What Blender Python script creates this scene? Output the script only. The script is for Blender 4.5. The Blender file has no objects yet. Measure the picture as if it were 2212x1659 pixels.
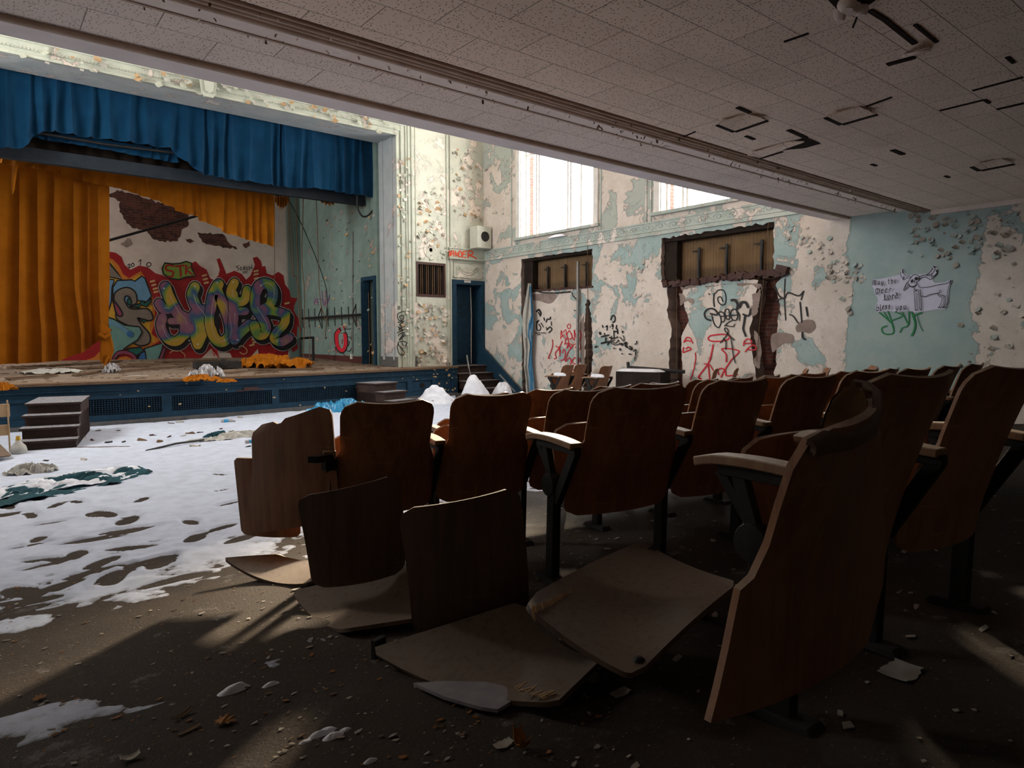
import bpy, math, random
import numpy as np
from mathutils import Vector, Matrix, noise as mnoise
from mathutils.geometry import tessellate_polygon
random.seed(7); rng = np.random.default_rng(7)
SC = bpy.context.scene
COL = SC.collection
# ------------------------------------------------------------------ camera
FPX, YAW, PIT, ROL, ZC = 1453.705, 0.6772437, -0.06745415, -0.0013601, 1.42
_F = np.array([math.sin(YAW)*math.cos(PIT), math.cos(YAW)*math.cos(PIT), math.sin(PIT)])
_R = np.array([math.cos(YAW), -math.sin(YAW), 0.0]); _U = np.cross(_R, _F)
_R, _U = _R*math.cos(ROL)+_U*math.sin(ROL), -_R*math.sin(ROL)+_U*math.cos(ROL)
CAM = np.array([0, 0, ZC])
cd = bpy.data.cameras.new('camera'); cam = bpy.data.objects.new('camera', cd); COL.objects.link(cam)
cd.sensor_width = 36; cd.lens = FPX/2212*36; cd.clip_start = 0.02; cd.clip_end = 200
mw = Matrix.Identity(4)
for i in range(3):
    mw[i][0], mw[i][1], mw[i][2], mw[i][3] = _R[i], _U[i], -_F[i], CAM[i]
cam.matrix_world = mw
SC.camera = cam
SC.render.engine = 'CYCLES'
SC.cycles.use_denoising = True
SC.cycles.max_bounces = 7; SC.cycles.diffuse_bounces = 5; SC.cycles.glossy_bounces = 3
SC.cycles.transparent_max_bounces = 8; SC.cycles.sample_clamp_indirect = 6
SC.cycles.caustics_reflective = False; SC.cycles.caustics_refractive = False
SC.view_settings.view_transform = 'Standard'; SC.view_settings.look = 'None'
SC.view_settings.gamma = 1; SC.view_settings.use_curve_mapping = False
SC.view_settings.exposure = 0.25
# ------------------------------------------------------------------ sky, sun, window portals
w = bpy.data.worlds.new('winter_sky'); SC.world = w; w.use_nodes = True
bg = w.node_tree.nodes['Background']; bg.inputs['Color'].default_value = (1.0, 0.985, 0.95, 1)
bg.inputs['Strength'].default_value = 19.5
def ray(x, y): return _F + _R*(x-1106)/FPX - _U*(y-829.5)/FPX
SAZ, SEL = math.radians(47.5), math.radians(18); sd = Vector((math.sin(SAZ)*math.cos(SEL), math.cos(SAZ)*math.cos(SEL), math.sin(SEL)))
sl = bpy.data.lights.new('sun', 'SUN'); sl.energy = 15; sl.angle = math.radians(4.5); sl.color = (1.0, 0.80, 0.56)
sun = bpy.data.objects.new('sun', sl); COL.objects.link(sun); sun.rotation_euler = sd.to_track_quat('Z', 'Y').to_euler()
XW, XL, YP, YB, HT = 10.67, -2.95, 14.45, 21.0, 8.4
WINS = [(10.42, 12.93, 3.90, 7.0), (6.10, 8.62, 3.90, 7.0)]
WINL = [(9.9, 12.93, 3.90, 6.9), (18.4, 20.3, 2.4, 5.4)]  # second opening is invented, an unseen window added to brighten the mural
def portal(x, y0, y1, z0, z1, sgn):
    l = bpy.data.lights.new('window_portal', 'AREA'); l.shape = 'RECTANGLE'; l.size = z1-z0; l.size_y = y1-y0
    l.cycles.is_portal = True
    o = bpy.data.objects.new('window_portal', l); COL.objects.link(o)
    o.location = (x, (y0+y1)/2, (z0+z1)/2); o.rotation_euler = (0, math.radians(90*sgn), 0)
for y0, y1, z0, z1 in WINS: portal(XW+.34, y0, y1, z0, z1, 1)
for y0, y1, z0, z1 in WINL: portal(XL-.34, y0, y1, z0, z1, -1)
# ------------------------------------------------------------------ picture -> place helpers
def onX(x, y, X): d = ray(x, y); return CAM+d*X/d[0]
def onY(x, y, Y): d = ray(x, y); return CAM+d*Y/d[1]
def onZ(x, y, Z): d = ray(x, y); return CAM+d*(Z-ZC)/d[2]
def onP(x, y, p, n):
    d = ray(x, y); n = np.array(n, float); return CAM+d*((np.array(p)-CAM)@n)/(d@n)
def fz(Y): return .049*((5.57-Y)+np.sqrt((5.57-Y)**2+1.5))-.002
def fl(x, y, h=0.0):
    d = ray(x, y); t = .5
    for i in range(60):
        p = CAM+d*t; t -= (p[2]-h-fz(p[1]))/(d[2]+.098*d[1])
    p = CAM+d*t
    return p
def zs(Y): return .73+.02*(Y-YP)          # raked stage floor
# ------------------------------------------------------------------ numpy noise
_perm = rng.random((256, 256))
def vnoise(x, y):
    xi = np.floor(x).astype(int); yi = np.floor(y).astype(int); fx = x-xi; fy = y-yi
    fx = fx*fx*(3-2*fx); fy = fy*fy*(3-2*fy)
    a = _perm[xi & 255, yi & 255]; b = _perm[(xi+1) & 255, yi & 255]
    c = _perm[xi & 255, (yi+1) & 255]; d = _perm[(xi+1) & 255, (yi+1) & 255]
    return a*(1-fx)*(1-fy)+b*fx*(1-fy)+c*(1-fx)*fy+d*fx*fy
def fbm(x, y, o=5):
    s = 0; a = .5; t = 0
    for i in range(o):
        s = s+a*vnoise(x*2**i+17*i, y*2**i+5*i); t += a; a *= .55
    return s/t
# ------------------------------------------------------------------ node materials
class G:
    def __init__(s, name):
        s.m = bpy.data.materials.new(name); s.m.use_nodes = True; s.t = s.m.node_tree
        s.b = s.t.nodes['Principled BSDF']; s.out = s.t.nodes['Material Output']
    def n(s, typ, **k):
        nd = s.t.nodes.new(typ)
        for a, v in k.items(): setattr(nd, a, v)
        return nd
    def link(s, a, b): s.t.links.new(a, b)
    def setin(s, sock, v):
        if hasattr(v, 'is_linked') or isinstance(v, bpy.types.NodeSocket): s.link(v, sock)
        else: sock.default_value = v if not isinstance(v, tuple) or len(v) != 3 or sock.type != 'RGBA' else (*v, 1)
    def pos(s, obj=False):
        if obj: return s.n('ShaderNodeTexCoord').outputs['Object']
        return s.n('ShaderNodeNewGeometry').outputs['Position']
    def scale(s, v, sc):
        q = s.n('ShaderNodeVectorMath', operation='MULTIPLY'); s.link(v, q.inputs[0]); q.inputs[1].default_value = sc; return q.outputs[0]
    def noise(s, vec, sc, det=6, rough=.6, dist=0):
        q = s.n('ShaderNodeTexNoise'); s.link(vec, q.inputs['Vector']); q.inputs['Scale'].default_value = sc
        q.inputs['Detail'].default_value = det; q.inputs['Roughness'].default_value = rough; q.inputs['Distortion'].default_value = dist
        return q.outputs['Fac']
    def math(s, op, a, b=0.0, c=None, clamp=False):
        q = s.n('ShaderNodeMath', operation=op); q.use_clamp = clamp
        s.setin(q.inputs[0], a); s.setin(q.inputs[1], b)
        if c is not None: s.setin(q.inputs[2], c)
        return q.outputs[0]
    def step(s, v, a, b, lo=0.0, hi=1.0):
        q = s.n('ShaderNodeMapRange', interpolation_type='SMOOTHSTEP')
        s.setin(q.inputs['Value'], v); q.inputs['From Min'].default_value = a; q.inputs['From Max'].default_value = b
        q.inputs['To Min'].default_value = lo; q.inputs['To Max'].default_value = hi; return q.outputs[0]
    def mix(s, f, a, b, mode='MIX'):
        q = s.n('ShaderNodeMix', data_type='RGBA', blend_type=mode); s.setin(q.inputs[0], f)
        s.setin(q.inputs[6], a); s.setin(q.inputs[7], b); return q.outputs[2]
    def ramp(s, v, stops):
        q = s.n('ShaderNodeValToRGB'); e = q.color_ramp.elements
        while len(e) < len(stops): e.new(.5)
        for el, (p, c) in zip(e, stops): el.position = p; el.color = (*c, 1)
        s.link(v, q.inputs[0]); return q.outputs[0]
    def xyz(s, v):
        q = s.n('ShaderNodeSeparateXYZ'); s.link(v, q.inputs[0]); return q.outputs
    def bump(s, h, st=.5, dist=.01):
        q = s.n('ShaderNodeBump'); q.inputs['Strength'].default_value = st; q.inputs['Distance'].default_value = dist
        s.link(h, q.inputs['Height']); s.link(q.outputs[0], s.b.inputs['Normal'])
    def base(s, c, rough=.7, spec=.3, metal=0):
        s.setin(s.b.inputs['Base Color'], c); s.setin(s.b.inputs['Roughness'], rough)
        s.b.inputs['Specular IOR Level'].default_value = spec; s.b.inputs['Metallic'].default_value = metal
def simple(name, c1, c2, sc=8, rough=.7, spec=.3, bump=.2, metal=0, stretch=(1, 1, 1), obj=True, dist=.004, dust=None):
    g = G(name); p = g.scale(g.pos(obj), stretch); n = g.noise(p, sc, 8, .62)
    f = g.step(n, .33, .67); c = g.mix(f, c1, c2)
    if dust:
        nz = g.xyz(g.n('ShaderNodeNewGeometry').outputs['Normal'])[2]
        nn = g.noise(g.pos(obj), 30, 5, .7)
        d = g.math('MULTIPLY', g.step(nz, .35, .95), g.step(nn, .25, .6)); c = g.mix(g.math('MULTIPLY', d, dust[1]), c, dust[0])
    g.base(c, rough, spec, metal)
    if bump: g.bump(n, bump, dist)
    return g.m
def peel(name, paint, paint2, plas, plas2, thr=.5, sc=1.6, zones=(), hue=None, rough=.75, edge=.35, crack=0):
    """peeling paint over plaster; zones add to the paint cover along an axis"""
    g = G(name); p = g.pos(); x = g.xyz(p)
    n1 = g.noise(p, sc, 9, .62, .4); n2 = g.noise(p, sc*.33, 2, .5); n3 = g.noise(p, sc*9, 6, .7)
    v = g.math('ADD', g.math('MULTIPLY', n1, .72), g.math('MULTIPLY', n2, .28))
    v = g.math('ADD', v, g.math('MULTIPLY', g.math('SUBTRACT', n3, .5), .10))
    for ax, a, b, amt in zones:
        v = g.math('ADD', v, g.step(x[ax], a, b, 0, amt))
    mask = g.step(v, thr-.004, thr+.004)
    rim = g.math('MULTIPLY', g.step(v, thr-.022, thr-.002), g.math('SUBTRACT', 1.0, mask))
    lift = g.math('MULTIPLY', g.step(v, thr, thr+.004), g.step(v, thr+.03, thr+.008))
    c1 = g.mix(g.step(g.noise(p, 3, 6, .6), .35, .65), paint, paint2)
    if hue: c1 = g.mix(g.step(x[hue[0]], hue[1], hue[2]), c1, hue[3])
    c2 = g.mix(g.step(g.noise(p, 2.2, 8, .65), .38, .62), plas, plas2)
    c2 = g.mix(g.step(g.noise(p, 14, 6, .7), .56, .72), c2, tuple(k*.72 for k in plas2))
    c = g.mix(mask, c2, c1)
    c = g.mix(g.math('MULTIPLY', rim, edge), c, (.12, .09, .07))  # dark rim paints the shadow under curled flake edges
    c = g.mix(g.math('MULTIPLY', lift, .35), c, tuple(min(1, k*1.25) for k in paint))
    c = g.mix(g.math('MULTIPLY', g.step(g.noise(p, 46, 3, .6), .66, .74), .45), c, (.2, .15, .12))
    g.base(c, rough, .25)
    h = g.math('ADD', g.math('MULTIPLY', mask, 1.0), g.math('MULTIPLY', n3, .8))
    g.bump(g.math('ADD', h, g.math('MULTIPLY', lift, .8)), .7, .008)
    return g.m
# palette -----------------------------------------------------------
M = {}
M['stagewall'] = peel('cream_sage_peeling_paint', (.52, .54, .46), (.60, .61, .52), (.80, .72, .64), (.72, .64, .55), .462, 2.2,
                      [(2, 2.6, 1.0, -.05)], edge=.45)
M['rightwall'] = peel('blue_green_peeling_paint', (.30, .41, .41), (.36, .45, .44), (.66, .60, .55), (.58, .52, .46), .548, 1.9,
                      [(2, 1.9, 3.3, .06), (1, 6.1, 5.4, -.04), (1, 5.05, 4.75, .25), (1, 3.45, 3.05, -.27), (2, 3.3, 3.6, -.045)], hue=(2, 3.3, 3.7, (.40, .44, .40)), edge=.5)
M['stageside'] = peel('teal_peeling_paint', (.15, .22, .20), (.19, .26, .235), (.36, .30, .27), (.28, .23, .20), .40, 2.6, edge=.6)
M['stageback'] = peel('dirty_white_plaster', (.60, .52, .46), (.52, .45, .40), (.20, .13, .10), (.13, .08, .06), .30, .9,
                      [(2, 4.0, 5.0, -.10)], edge=.6, hue=(0, 7.80, 7.92, (.15, .22, .20)))
M['jamb'] = peel('grey_blue_peeling_paint', (.36, .40, .42), (.42, .45, .46), (.60, .56, .54), (.5, .44, .42), .42, 2.4, [(2, 3.4, 1.6, -.10)], edge=.6)
M['trimpaint'] = peel('sage_trim_paint', (.42, .45, .38), (.48, .51, .43), (.66, .60, .54), (.58, .51, .45), .40, 3.0, edge=.6)
M['casing'] = peel('sage_casing_paint', (.38, .45, .42), (.44, .49, .46), (.70, .66, .62), (.58, .52, .47), .46, 3.4, edge=.5)
M['white'] = simple('white_wood_paint', (.75, .74, .71), (.62, .60, .57), 5, .6)
M['rawplaster'] = simple('raw_brown_plaster', (.30, .24, .21), (.22, .17, .15), 6, .95, .1, .6, obj=False, dist=.02)
M['dark'] = simple('dark_void_wood', (.018, .013, .011), (.03, .022, .018), 5, .9, .1)
M['iron'] = simple('dark_cast_iron', (.010, .010, .011), (.018, .015, .013), 20, .7, .2, .3, dust=((.05, .042, .035), .3))
M['blue'] = simple('chipped_navy_paint', (.008, .030, .055), (.012, .044, .078), 7, .6, .2, .2, obj=False)
M['darkstep'] = simple('dark_brown_step', (.035, .022, .018), (.055, .034, .028), 8, .7, .2, .3, dust=((.45, .48, .54), .5))
M['kick'] = simple('grey_base_board', (.08, .08, .085), (.12, .115, .11), 6, .7)
M['snow'] = None
M['steel'] = simple('dull_steel', (.22, .22, .22), (.3, .29, .28), 12, .4, .5, .2, .6)
M['rope'] = simple('brown_rope', (.10, .06, .035), (.15, .09, .05), 30, .9)
M['black'] = simple('black_metal', (.01, .01, .011), (.018, .017, .017), 14, .55, .3)
M['beige'] = simple('beige_speaker_paint', (.50, .52, .45), (.56, .57, .50), 10, .6)
M['snowpile'] = simple('packed_snow', (.80, .84, .92), (.70, .74, .83), 9, .8, .3, .6, dist=.01)
M['paperw'] = simple('pale_lilac_paper', (.56, .56, .70), (.62, .62, .76), 6, .8)
M['plasticblue'] = simple('bright_blue_tarp', (.02, .22, .45), (.03, .30, .52), 7, .35, .5, .3)
M['teal'] = simple('dark_teal_cloth', (.012, .055, .075), (.02, .08, .10), 9, .8, .2, .5)
M['beam'] = simple('dark_blue_beam', (.008, .014, .022), (.014, .02, .028), 6, .7)
M['clothwhite'] = simple('dirty_white_cloth', (.50, .50, .47), (.40, .39, .36), 8, .9, .2, .3)
M['clothblue'] = simple('faded_blue_cloth', (.05, .17, .30), (.07, .21, .34), 8, .9, .2, .3)
M['chip'] = simple('pale_plaster_flake', (.40, .38, .34), (.28, .24, .20), 9, .9)
M['leaf'] = simple('dry_oak_leaf', (.30, .13, .03), (.2, .08, .02), 12, .8)
M['plank'] = simple('old_plank', (.10, .06, .035), (.16, .10, .06), 8, .85, .2, .4, stretch=(1, 1, 6))
M['bag'] = simple('grey_plastic_bag', (.36, .35, .36), (.26, .25, .27), 9, .35, .5, .5)
M['tan'] = simple('bare_ply_wood', (.50, .35, .20), (.40, .27, .15), 10, .6, .3, .2)
def wood(name, a, b, dustc=(.50, .40, .30), dust=.8, rough=.38):
    g = G(name); p = g.pos(True)
    n = g.noise(g.scale(p, (22, 22, 1.6)), 1.4, 7, .6, .5); m = g.noise(p, 3.2, 4, .55)
    c = g.mix(g.step(g.math('ADD', g.math('MULTIPLY', n, .6), g.math('MULTIPLY', m, .4)), .38, .62), a, b)
    sc_ = g.noise(g.scale(p, (1.5, 1.5, 26)), 2.0, 5, .7)
    c = g.mix(g.math('MULTIPLY', g.step(sc_, .63, .70), .35), c, tuple(min(1, k*2.4) for k in b))
    nz = g.xyz(g.n('ShaderNodeNewGeometry').outputs['Normal'])[2]
    d = g.math('MULTIPLY', g.step(nz, .3, .95), g.step(g.noise(p, 40, 5, .7), .2, .55))
    c = g.mix(g.math('MULTIPLY', d, dust), c, dustc)
    r = g.math('ADD', g.math('MULTIPLY', n, .25), rough); g.base(c, r, .4)
    g.bump(g.math('ADD', n, sc_), .18, .002); return g.m
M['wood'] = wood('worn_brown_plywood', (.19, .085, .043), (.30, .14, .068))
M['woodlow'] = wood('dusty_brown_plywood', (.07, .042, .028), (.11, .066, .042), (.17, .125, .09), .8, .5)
M['arm'] = wood('armrest_wood', (.20, .10, .05), (.27, .15, .08), (.55, .45, .34), .8, .4)
def fabric(name, a, b, sc=3):
    g = G(name); p = g.pos()
    n = g.noise(p, sc, 5, .6); f = g.noise(g.scale(p, (60, 60, 60)), 3, 2, .6)
    c = g.mix(g.step(n, .3, .7), a, b); c = g.mix(g.math('MULTIPLY', f, .35), c, tuple(k*.4 for k in a))
    g.base(c, .95, .1); g.b.inputs['Sheen Weight'].default_value = .04; g.b.inputs['Sheen Roughness'].default_value = .5
    g.bump(f, .3, .002); return g.m
M['velvetblue'] = fabric('royal_blue_velvet', (.0025, .030, .075), (.004, .042, .095))
M['velvetorange'] = fabric('orange_velvet', (.32, .10, .004), (.40, .13, .007))
# snow
g = G('thin_snow'); p = g.pos(); n = g.noise(p, 7, 8, .65); n2 = g.noise(p, 60, 4, .7); n4 = g.noise(p, 26, 6, .7)
at = g.n('ShaderNodeAttribute'); at.attribute_name = 'thick'
th_ = g.math('ADD', at.outputs['Fac'], g.math('MULTIPLY', g.math('SUBTRACT', n4, .5), 1.3))
c = g.mix(g.step(n, .35, .7), (.54, .60, .73), (.45, .50, .61))
g.base(g.mix(g.step(th_, .0, .75), (.075, .062, .052), c), .85, .25)
g.bump(g.math('ADD', g.math('MULTIPLY', n, 1.0), g.math('MULTIPLY', n2, .35)), .5, .01); M['snow'] = g.m
# hall floor
g = G('dirty_brown_linoleum'); p = g.pos(); n = g.noise(p, 1.3, 9, .65, .6); n2 = g.noise(p, 17, 8, .72); n3 = g.noise(p, 95, 3, .7)
c = g.mix(g.step(n, .35, .65), (.029, .021, .016), (.054, .041, .031))
c = g.mix(g.math('MULTIPLY', g.step(n2, .55, .75), .5), c, (.10, .08, .065))
c = g.mix(g.step(n3, .67, .72), c, (.34, .28, .22)); c = g.mix(g.math('MULTIPLY', g.step(n3, .36, .30), .8), c, (.015, .011, .009))
c = g.mix(g.math('MULTIPLY', g.step(g.noise(p, 4.5, 7, .7), .60, .66), .35), c, (.24, .23, .23))
g.base(c, g.step(n, .3, .7, .65, .9), .12); g.bump(g.math('ADD', n2, g.math('MULTIPLY', n3, 1.5)), .5, .006); M['floor'] = g.m
# stage boards
g = G('dusty_stage_boards'); p = g.pos(); n = g.noise(p, 2.5, 8, .65)
wv = g.n('ShaderNodeTexBrick'); g.link(p, wv.inputs['Vector']); wv.inputs['Scale'].default_value = 1.0
wv.inputs['Brick Width'].default_value = 3.0; wv.inputs['Row Height'].default_value = .09; wv.inputs['Mortar Size'].default_value = .004
wv.inputs['Color1'].default_value = (.17, .12, .085, 1); wv.inputs['Color2'].default_value = (.21, .155, .11, 1); wv.inputs['Mortar'].default_value = (.05, .035, .025, 1)
c = g.mix(g.math('MULTIPLY', g.step(n, .4, .65), .7), wv.outputs[0], (.26, .21, .165)); g.base(c, .85, .2); g.bump(n, .4, .006); M['stagefloor'] = g.m
# perforated ceiling tiles
def tiles(name, tone, tw=.61, off=(0, 0, 0)):
    g = G(name); p0 = g.pos(); q = g.n('ShaderNodeVectorMath', operation='ADD'); g.link(p0, q.inputs[0]); q.inputs[1].default_value = off; p = q.outputs[0]
    br = g.n('ShaderNodeTexBrick'); g.link(p, br.inputs['Vector']); br.offset = 0.5; br.inputs['Scale'].default_value = 1
    br.inputs['Brick Width'].default_value = tw; br.inputs['Row Height'].default_value = tw*.5; br.inputs['Mortar Size'].default_value = .0035
    br.inputs['Mortar Smooth'].default_value = .3
    br.inputs['Color1'].default_value = (*tone, 1); br.inputs['Color2'].default_value = (*[k*.93 for k in tone], 1); br.inputs['Mortar'].default_value = (*[k*.35 for k in tone], 1)
    vo = g.n('ShaderNodeTexVoronoi'); g.link(p, vo.inputs['Vector']); vo.inputs['Scale'].default_value = 44
    vo.inputs['Randomness'].default_value = .75
    dot = g.step(vo.outputs['Distance'], .26, .15)
    st = g.noise(p0, .9, 7, .6)
    c = g.mix(g.math('MULTIPLY', g.step(st, .5, .72), .35), br.outputs[0], tuple(k*.6 for k in tone))
    c = g.mix(dot, c, tuple(k*.28 for k in tone)); g.base(c, .95, .1)
    h = g.math('SUBTRACT', g.math('SUBTRACT', 1.0, g.math('MULTIPLY', br.outputs['Fac'], 1.0)), dot); g.bump(h, .5, .004); return g.m
M['tile'] = tiles('perforated_ceiling_tile', (.84, .70, .60))
M['tilefront'] = tiles('perforated_soffit_tile', (.74, .64, .575), .7, (.1, -.02, 0))
M['flaking'] = peel('flaking_white_beam', (.80, .71, .66), (.74, .65, .60), (.30, .22, .18), (.24, .17, .14), .36, 6, edge=.8)
M['cove'] = simple('brown_cove_moulding', (.36, .26, .20), (.44, .33, .26), 6, .6, obj=False)
M['fascia'] = simple('grey_lilac_fascia', (.70, .63, .62), (.62, .56, .55), 3, .8, obj=False)
# brick
g = G('red_brick'); p = g.pos(); q = g.n('ShaderNodeCombineXYZ'); x = g.xyz(p); g.link(g.math('ADD', x[1], x[0]), q.inputs[0]); g.link(x[2], q.inputs[1])
br = g.n('ShaderNodeTexBrick'); g.link(q.outputs[0], br.inputs['Vector']); br.inputs['Scale'].default_value = 1; br.inputs['Brick Width'].default_value = .21
br.inputs['Row Height'].default_value = .07; br.inputs['Mortar Size'].default_value = .006
br.inputs['Color1'].default_value = (.13, .045, .032, 1); br.inputs['Color2'].default_value = (.07, .03, .026, 1); br.inputs['Mortar'].default_value = (.11, .09, .08, 1)
n = g.noise(p, 5, 7, .65); g.base(g.mix(g.math('MULTIPLY', g.step(n, .45, .7), .7), br.outputs[0], (.02, .014, .012)), .95, .1); g.bump(br.outputs['Fac'], -.6, .01); M['brick'] = g.m
# corrugated amber panel
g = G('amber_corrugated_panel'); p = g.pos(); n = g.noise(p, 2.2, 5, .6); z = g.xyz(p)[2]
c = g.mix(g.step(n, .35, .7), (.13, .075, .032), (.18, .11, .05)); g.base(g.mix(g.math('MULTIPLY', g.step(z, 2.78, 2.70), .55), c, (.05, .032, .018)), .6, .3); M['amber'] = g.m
# mural colours
def flat(name, c, var=.15, rough=.6):
    return simple(name, c, tuple(k*(1-var) for k in c), 6, rough, .3, 0, obj=False)
for k, c in {'g_black': (.012, .011, .012), 'g_red': (.30, .012, .014), 'g_yel': (.52, .30, .03), 'g_or': (.50, .16, .02), 'g_teal': (.14, .30, .28), 'g_sky': (.12, .27, .42),
             'g_grey': (.19, .16, .13), 'g_grn': (.18, .27, .04), 'g_dgrn': (.01, .11, .09), 'g_pink': (.24, .05, .10), 'g_white': (.52, .50, .50), 'g_cream': (.50, .33, .16),
             'g_brred': (.55, .015, .03), 'g_purple': (.16, .03, .17), 'g_green': (.01, .20, .06), 'g_blue': (.03, .13, .33), 'g_orred': (.65, .07, .02), 'g_brick': (.06, .025, .02)}.items():
    M[k] = flat('spray_paint_'+k[2:], c)
g = G('spray_paint_blended'); p = g.pos(); n = g.noise(p, 1.15, 1.5, .5, .3)
g.base(g.ramp(n, [(.30, (.45, .27, .03)), (.42, (.42, .28, .04)), (.47, (.15, .26, .04)), (.52, (.03, .09, .20)), (.57, (.22, .09, .15)), (.63, (.24, .11, .17)), (.70, (.40, .28, .04))]), .6, .3); M['g_blend'] = g.m
# window glass (thin, lets the light through)
g = G('dusty_window_glass'); tr = g.n('ShaderNodeBsdfTransparent'); gl = g.n('ShaderNodeBsdfGlossy'); gl.inputs['Roughness'].default_value = .1
mx = g.n('ShaderNodeMixShader'); mx.inputs[0].default_value = .06; g.link(tr.outputs[0], mx.inputs[1]); g.link(gl.outputs[0], mx.inputs[2]); g.link(mx.outputs[0], g.out.inputs[0]); M['glass'] = g.m
# ------------------------------------------------------------------ mesh builder
class MB:
    def __init__(s): s.v = []; s.f = []; s.mi = []
    def add(s, vs, fs, mi=0):
        o = len(s.v); s.v += [tuple(map(float, q)) for q in vs]; s.f += [tuple(i+o for i in f) for f in fs]; s.mi += [mi]*len(fs); return s
    def box(s, c, sz, rz=0, mi=0, rx=0, ry=0, taper=1.0):
        m = Matrix.Translation(c) @ Matrix.Rotation(rz, 4, 'Z') @ Matrix.Rotation(ry, 4, 'Y') @ Matrix.Rotation(rx, 4, 'X'); a, b, d = [k/2 for k in sz]
        vs = []
        for k, (x, y, z) in enumerate([(-a, -b, -d), (a, -b, -d), (a, b, -d), (-a, b, -d), (-a, -b, d), (a, -b, d), (a, b, d), (-a, b, d)]):
            t = taper if k > 3 else 1; vs.append(m @ Vector((x*t, y*t, z)))
        return s.add(vs, [(0, 3, 2, 1), (4, 5, 6, 7), (0, 1, 5, 4), (1, 2, 6, 5), (2, 3, 7, 6), (3, 0, 4, 7)], mi)
    def span(s, a, b, mi=0):
        a = np.array(a, float); b = np.array(b, float); return s.box(tuple((a+b)/2), tuple(np.abs(b-a)), mi=mi)
    def bar(s, a, b, wd, th, mi=0, up=(0, 0, 1)):
        a = Vector(a); b = Vector(b); d = (b-a); L = d.length; d.normalize(); u = Vector(up)
        if abs(d.dot(u)) > .98: u = Vector((1, 0, 0))
        sd_ = d.cross(u).normalized(); u2 = sd_.cross(d); vs = []
        for e in (a, b):
            for p_, q_ in ((-1, -1), (1, -1), (1, 1), (-1, 1)): vs.append(e+sd_*wd/2*p_+u2*th/2*q_)
        return s.add(vs, [(0, 1, 2, 3), (7, 6, 5, 4), (0, 4, 5, 1), (1, 5, 6, 2), (2, 6, 7, 3), (3, 7, 4, 0)], mi)
    def tube(s, pts, r, n=8, mi=0, r2=None):
        pts = [Vector(p) for p in pts]; R = []; k = len(pts)
        for i, p_ in enumerate(pts):
            d = (pts[min(i+1, k-1)]-pts[max(i-1, 0)]).normalized(); u = Vector((0, 0, 1)) if abs(d.z) < .9 else Vector((1, 0, 0))
            a = d.cross(u).normalized(); b = d.cross(a); rr = r if r2 is None else r+(r2-r)*i/max(1, k-1)
            R.append([p_+(a*math.cos(2*math.pi*j/n)+b*math.sin(2*math.pi*j/n))*rr for j in range(n)])
        vs = [q for ring in R for q in ring]; fs = [(i*n+j, i*n+(j+1) % n, (i+1)*n+(j+1) % n, (i+1)*n+j) for i in range(k-1) for j in range(n)]
        fs += [tuple(range(n))[::-1], tuple((k-1)*n+j for j in range(n))]
        return s.add(vs, fs, mi)
    def lathe(s, prof, c=(0, 0, 0), n=16, mi=0, axis='z'):
        vs = []
        for r, h in prof:
            for j in range(n):
                a = 2*math.pi*j/n; x, y = r*math.cos(a), r*math.sin(a)
                q = {'z': (x, y, h), 'y': (x, h, y), 'x': (h, x, y)}[axis]; vs.append((q[0]+c[0], q[1]+c[1], q[2]+c[2]))
        k = len(prof); fs = [(i*n+j, i*n+(j+1) % n, (i+1)*n+(j+1) % n, (i+1)*n+j) for i in range(k-1) for j in range(n)]
        fs += [tuple(range(n)), tuple((k-1)*n+j for j in range(n))]
        return s.add(vs, fs, mi)
    def shell(s, g_, th, mi=0):
        """closed thick sheet from a grid of points (rows x cols x 3)"""
        g_ = np.array(g_, float); a, b = g_.shape[:2]
        du = np.gradient(g_, axis=1); dv = np.gradient(g_, axis=0); n = np.cross(du, dv); n /= np.linalg.norm(n, axis=2, keepdims=True)+1e-9
        A = (g_+n*th/2).reshape(-1, 3); B = (g_-n*th/2).reshape(-1, 3); N = a*b; f = []
        for i in range(a-1):
            for j in range(b-1):
                q = (i*b+j, i*b+j+1, (i+1)*b+j+1, (i+1)*b+j); f.append(q); f.append(tuple(k+N for k in q[::-1]))
        for i in range(a-1):
            for j in (0, b-1):
                p_, q_ = i*b+j, (i+1)*b+j; f.append((p_, q_, q_+N, p_+N) if j == 0 else (q_, p_, p_+N, q_+N))
        for j in range(b-1):
            for i in (0, a-1):
                p_, q_ = i*b+j, i*b+j+1; f.append((q_, p_, p_+N, q_+N) if i == 0 else (p_, q_, q_+N, p_+N))
        return s.add(list(A)+list(B), f, mi)
    def sheet(s, g_, mi=0):
        g_ = np.array(g_, float); a, b = g_.shape[:2]
        return s.add(list(g_.reshape(-1, 3)), [(i*b+j, i*b+j+1, (i+1)*b+j+1, (i+1)*b+j) for i in range(a-1) for j in range(b-1)], mi)
    def build(s, name, mats, parent=None, smooth=False, loc=None, bevel=0):
        me = bpy.data.meshes.new(name); me.from_pydata(s.v, [], s.f)
        if not isinstance(mats, (list, tuple)): mats = [mats]
        for m_ in mats: me.materials.append(M[m_] if isinstance(m_, str) else m_)
        me.polygons.foreach_set('material_index', s.mi)
        if smooth: me.polygons.foreach_set('use_smooth', [True]*len(s.f))
        me.update(); o = bpy.data.objects.new(name, me); COL.objects.link(o)
        if parent: o.parent = parent
        if bevel:
            b_ = o.modifiers.new('bevel', 'BEVEL'); b_.width = bevel; b_.segments = 2; b_.limit_method = 'ANGLE'
        if smooth: smooth_angle(me)
        return o
def smooth_angle(me):
    try:
        import bmesh
        bm = bmesh.new(); bm.from_mesh(me)
        for e in bm.edges:
            if len(e.link_faces) == 2 and e.calc_face_angle(0) > .9: e.smooth = False
        bm.to_mesh(me); bm.free()
    except Exception: pass
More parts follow.
